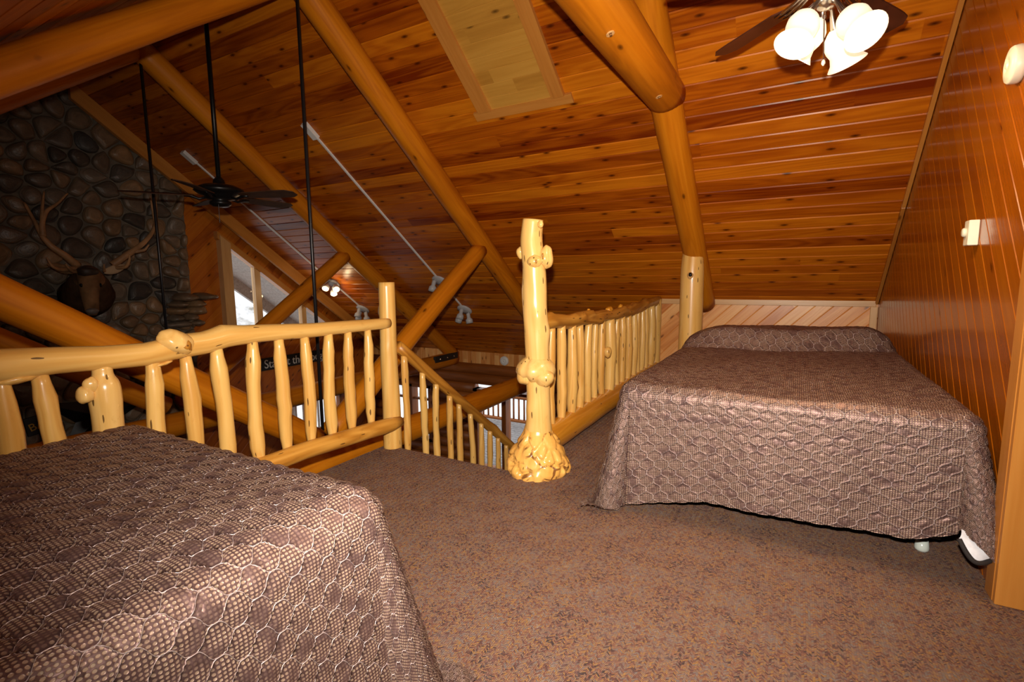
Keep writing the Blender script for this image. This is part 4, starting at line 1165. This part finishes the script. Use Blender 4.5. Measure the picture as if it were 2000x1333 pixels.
for p in sites:
    poly = [(p[0]-.3, p[1]-.3), (p[0]+.3, p[1]-.3), (p[0]+.3, p[1]+.3), (p[0]-.3, p[1]+.3)]
    for q in sites:
        dx, dy = q[0]-p[0], q[1]-p[1]
        if q is p or dx*dx+dy*dy > .4: continue
        poly = clip(poly, dx, dy, dx*(p[0]+dx/2)+dy*(p[1]+dy/2))
        if len(poly) < 3: break
    poly = clip(poly, 1, 0, CY1-.002) if len(poly) >= 3 else poly
    poly = clip(poly, -1, 0, -CY0) if len(poly) >= 3 else poly
    poly = clip(poly, SL, 1, K0-.01) if len(poly) >= 3 else poly
    if len(poly) < 3: continue
    c = np.mean(np.array(poly), 0)
    q = [tuple(c+(np.array(a)-c)*.93) for a in poly]
    for _ in range(2):
        nq = []
        for i in range(len(q)):
            a, b = np.array(q[i]), np.array(q[(i+1) % len(q)]); nq += [a*.75+b*.25, a*.25+b*.75]
        q = nq
    q = np.array(q); m = len(q); hgt = r2.uniform(.045, .085); tone = r2.random(); tilt = (r2.uniform(-.2, .2), r2.uniform(-.2, .2))
    V = []; G = []
    for (s, h) in ((1.0, -.01), (1.0, .25), (.94, .55), (.80, .82), (.55, .96), (.25, 1.0)):
        for k in range(m):
            a = c+(q[k]-c)*s
            V.append((XC+hgt*h+(s < .97)*((a[0]-c[0])*tilt[0]+(a[1]-c[1])*tilt[1]), a[0], a[1])); G.append((a[0]+tone*7, a[1]+tone*13, h))
    F = [(i*m+k, i*m+(k+1) % m, (i+1)*m+(k+1) % m, (i+1)*m+k) for i in range(5) for k in range(m)]
    F.append(tuple(5*m+k for k in range(m)))
    mb.add(V, F, G, tone)
mb.obj('stone_facing', M['stone'], ch_, True)
mb = MB()
r3 = random.Random(8); z = .60
for row in range(5):
    h = r3.uniform(.085, .115); y = 3.50+.05*row*(.3); k = 0
    outw = .07+.035*row
    while y < 3.90+.035*row:
        L = min(r3.uniform(.16, .32), 4.0+.035*row-y)
        if L < .05: break
        mb.blob((XC+outw*.7, y+L/2, z+h/2), (outw+.06, L/2*1.06, h*.60), 16, 10, None, .09, r3.choice((.5, .62, .7, .85))); y += L
    z += h
mb.obj('corbel_stones', M['stone'], ch_, True)

# black barn star and BAR sign on the chimney
sc_ = onx(192, 812, -7.36)
mb = MB(); V = [(-7.30, sc_[1], sc_[2])]; Rst = .56
for k in range(10):
    a = PI/2+k*PI/5+math.radians(-9); r = Rst if k % 2 == 0 else Rst*.40
    V.append((-7.375, sc_[1]+math.cos(a)*r, sc_[2]+math.sin(a)*r))
V.append((-7.38, sc_[1], sc_[2]))
F = [(0, 1+k, 1+(k+1) % 10) for k in range(10)]+[(11, 1+(k+1) % 10, 1+k) for k in range(10)]
mb.add(V, F); tag(mb.obj('barn_star', M['black']), 'black metal barn star hung on the stone chimney', 'star')
b0 = onx(50, 838, -7.34); 
bs = thing('bar_sign', 'black sign with gold letters BAR on the chimney stones', 'sign', (-7.34, b0[1]+.14, b0[2]+.02))
bs.rotation_euler = (math.radians(7), 0, 0)
mb = MB(); mb.v = []; mb.box((-.03, -.14, -.105), (0, .14, .105), 1, .5, None, .003)
o = mb.obj('board', M['signblack'], None); o.parent = bs
text('lettering', 'BAR', .12, M['gold'], bs, Matrix.Translation((.004, -.01, 0)) @ face_px(math.radians(9)))

# ------------------------------------------------------------------ mounted elk head
elk = thing('mounted_elk_head', 'mounted elk head with wide antlers on the stone chimney', 'elk head', (-7.40, 2.62, 1.1))
mb = MB()
e0 = np.array([-7.40, 2.66, 1.05])
path = [e0+np.array(q) for q in ((0, 0, 0), (.16, -.02, .05), (.32, -.06, .16), (.45, -.105, .26), (.56, -.15, .235), (.63, -.18, .12), (.68, -.20, -.02), (.725, -.215, -.13), (.74, -.22, -.175))]
mb.tube(path, [.25, .23, .18, .115, .106, .094, .073, .062, .034], 26, True, .5, (), .03)
eh = mb.obj('head', M['hide'], elk, True)
mb = MB(); mp = [path[0]+(path[1]-path[0])*.1, path[1], path[2], path[2]+(path[3]-path[2])*.55]; mb.tube(mp, [.256, .238, .188, .150], 26, True, .5, (), .05); mb.obj('neck_mane', M['mane'], elk, True)
mb = MB(); mb.blob(path[-2]+np.array([.035, -.012, .00]), (.048, .060, .034), 16, 12, None, .05); mb.obj('muzzle', M['lips'], elk, True)
mb = MB(); mb.blob(path[4]+np.array([.045, -.02, .06]), (.08, .10, .055), 16, 12, None, .08); mb.obj('forelock', M['hidedark'], elk, True)
for s in (-1, 1):
    mb = MB(); mb.blob(path[5]+np.array([.045, s*.088, .03]), (.022, .014, .020), 12, 8); mb.obj('eye', M['black'], elk, True)
    mb = MB(); c = path[3]+np.array([.02, 0, .03])
    V = []; G = []; F = []
    n = 10
    for i in range(n+1):
        f = i/n; r = .052*math.sin(PI*min(1, .12+f*.88))**.8*(1 if f < .98 else .2)
        ctr = c+np.array([.02, s*(.13+.24*f), .01+.05*f+.03*f*f])
        for j in range(10):
            a = 2*PI*j/10; V.append(ctr+np.array([math.cos(a)*r*.35, -s*.1*math.sin(a)*r, math.sin(a)*r]))
    F = [(i*10+j, i*10+(j+1) % 10, (i+1)*10+(j+1) % 10, (i+1)*10+j) for i in range(n) for j in range(10)]
    mb.add(V, F); mb.obj('ear', M['earfur'] if s > 0 else M['hide'], elk, True)
def antler(beams):
    mb = MB()
    for pts, ra, rb in beams:
        P = np.array([onx(px, py, x) for px, py, x in pts])
        # smooth the path
        tt = np.linspace(0, len(P)-1, len(P)*5); Q = np.stack([np.interp(tt, range(len(P)), P[:, k]) for k in range(3)], 1)
        for _ in range(3): Q[1:-1] = (Q[:-2]+Q[1:-1]*2+Q[2:])/4
        mb.tube(Q, np.linspace(ra, rb, len(Q)), 10, True, .5, (), .05)
    return mb.obj('antler', M['antler'], elk, True)
antler([([(152, 520, -6.93), (128, 500, -6.90), (100, 482, -6.90), (82, 462, -6.93), (66, 430, -7.0), (47, 396, -7.05)], .042, .012),
        ([(84, 462, -6.93), (82, 435, -6.93), (90, 412, -6.95), (112, 398, -6.97), (132, 378, -7.0)], .030, .008),
        ([(83, 440, -6.93), (82, 410, -6.95), (86, 374, -7.0)], .024, .007),
        ([(150, 524, -6.92), (120, 528, -6.80), (102, 522, -6.72), (91, 503, -6.70)], .028, .007),
        ([(158, 530, -6.92), (142, 531, -6.80), (132, 522, -6.74), (128, 516, -6.72)], .026, .007)])
antler([([(220, 518, -6.93), (245, 500, -6.90), (278, 478, -6.90), (298, 455, -6.93), (306, 425, -7.0), (303, 385, -7.05)], .042, .010),
        ([(305, 440, -6.97), (298, 410, -6.98), (293, 383, -7.0)], .024, .007),
        ([(262, 492, -6.90), (283, 489, -6.86), (291, 478, -6.84)], .024, .007),
        ([(225, 524, -6.92), (247, 522, -6.82), (253, 508, -6.76), (253, 498, -6.74)], .026, .007),
        ([(204, 530, -6.90), (203, 522, -6.82), (203, 516, -6.80)], .016, .006)])

# ------------------------------------------------------------------ lights
def lamp(name, kind, loc, energy, col, size=.05, **k):
    l = bpy.data.lights.new(name, kind); l.energy = energy; l.color = col
    if kind in ('POINT', 'SPOT'): l.shadow_soft_size = size
    for a, b in k.items(): setattr(l, a, b)
    o = bpy.data.objects.new(name, l); COL.objects.link(o); o.location = loc; return o
fl = lamp('flash', 'SPOT', tuple(EYE+UPV*.17-RGT*.015), 600, (1.0, .92, .80), .022, spot_size=math.radians(120), spot_blend=.95)
aim = FWD*1.0-UPV*.02+RGT*.10
fl.rotation_euler = Vector(tuple(aim)).to_track_quat('-Z', 'Y').to_euler()
for i, p in enumerate(lamp_pts): lamp('fan_bulb', 'POINT', tuple(p), 15, (1.0, .74, .45), .035)
for p in LIT: lamp('spot_bulb', 'POINT', tuple(p), 2.0, (1.0, .72, .40), .03)

w = bpy.data.worlds.new('overcast'); sc.world = w; w.use_nodes = True
nt = w.node_tree; N = NT(nt)
bg = nt.nodes['Background']; bg.inputs[0].default_value = (.97, .97, 1.0, 1); bg.inputs[1].default_value = 1.7

cam = bpy.data.cameras.new('camera'); co = bpy.data.objects.new('camera', cam); COL.objects.link(co)
cam.sensor_width = 36; cam.lens = FPX/2000*36; cam.clip_start = .02; cam.clip_end = 300
R3 = Matrix(((RGT[0], UPV[0], -FWD[0]), (RGT[1], UPV[1], -FWD[1]), (RGT[2], UPV[2], -FWD[2])))
co.matrix_world = Matrix.Translation(tuple(EYE)) @ R3.to_4x4()
sc.camera = co
vs = sc.view_settings; sc.display_settings.display_device = 'sRGB'
vs.view_transform = 'Standard'; vs.look = 'None'; vs.gamma = 1; vs.use_curve_mapping = False; vs.exposure = 0.0
sc.cycles.max_bounces = 6; sc.cycles.diffuse_bounces = 3; sc.cycles.glossy_bounces = 3; sc.cycles.transparent_max_bounces = 8
sc.cycles.sample_clamp_indirect = 6
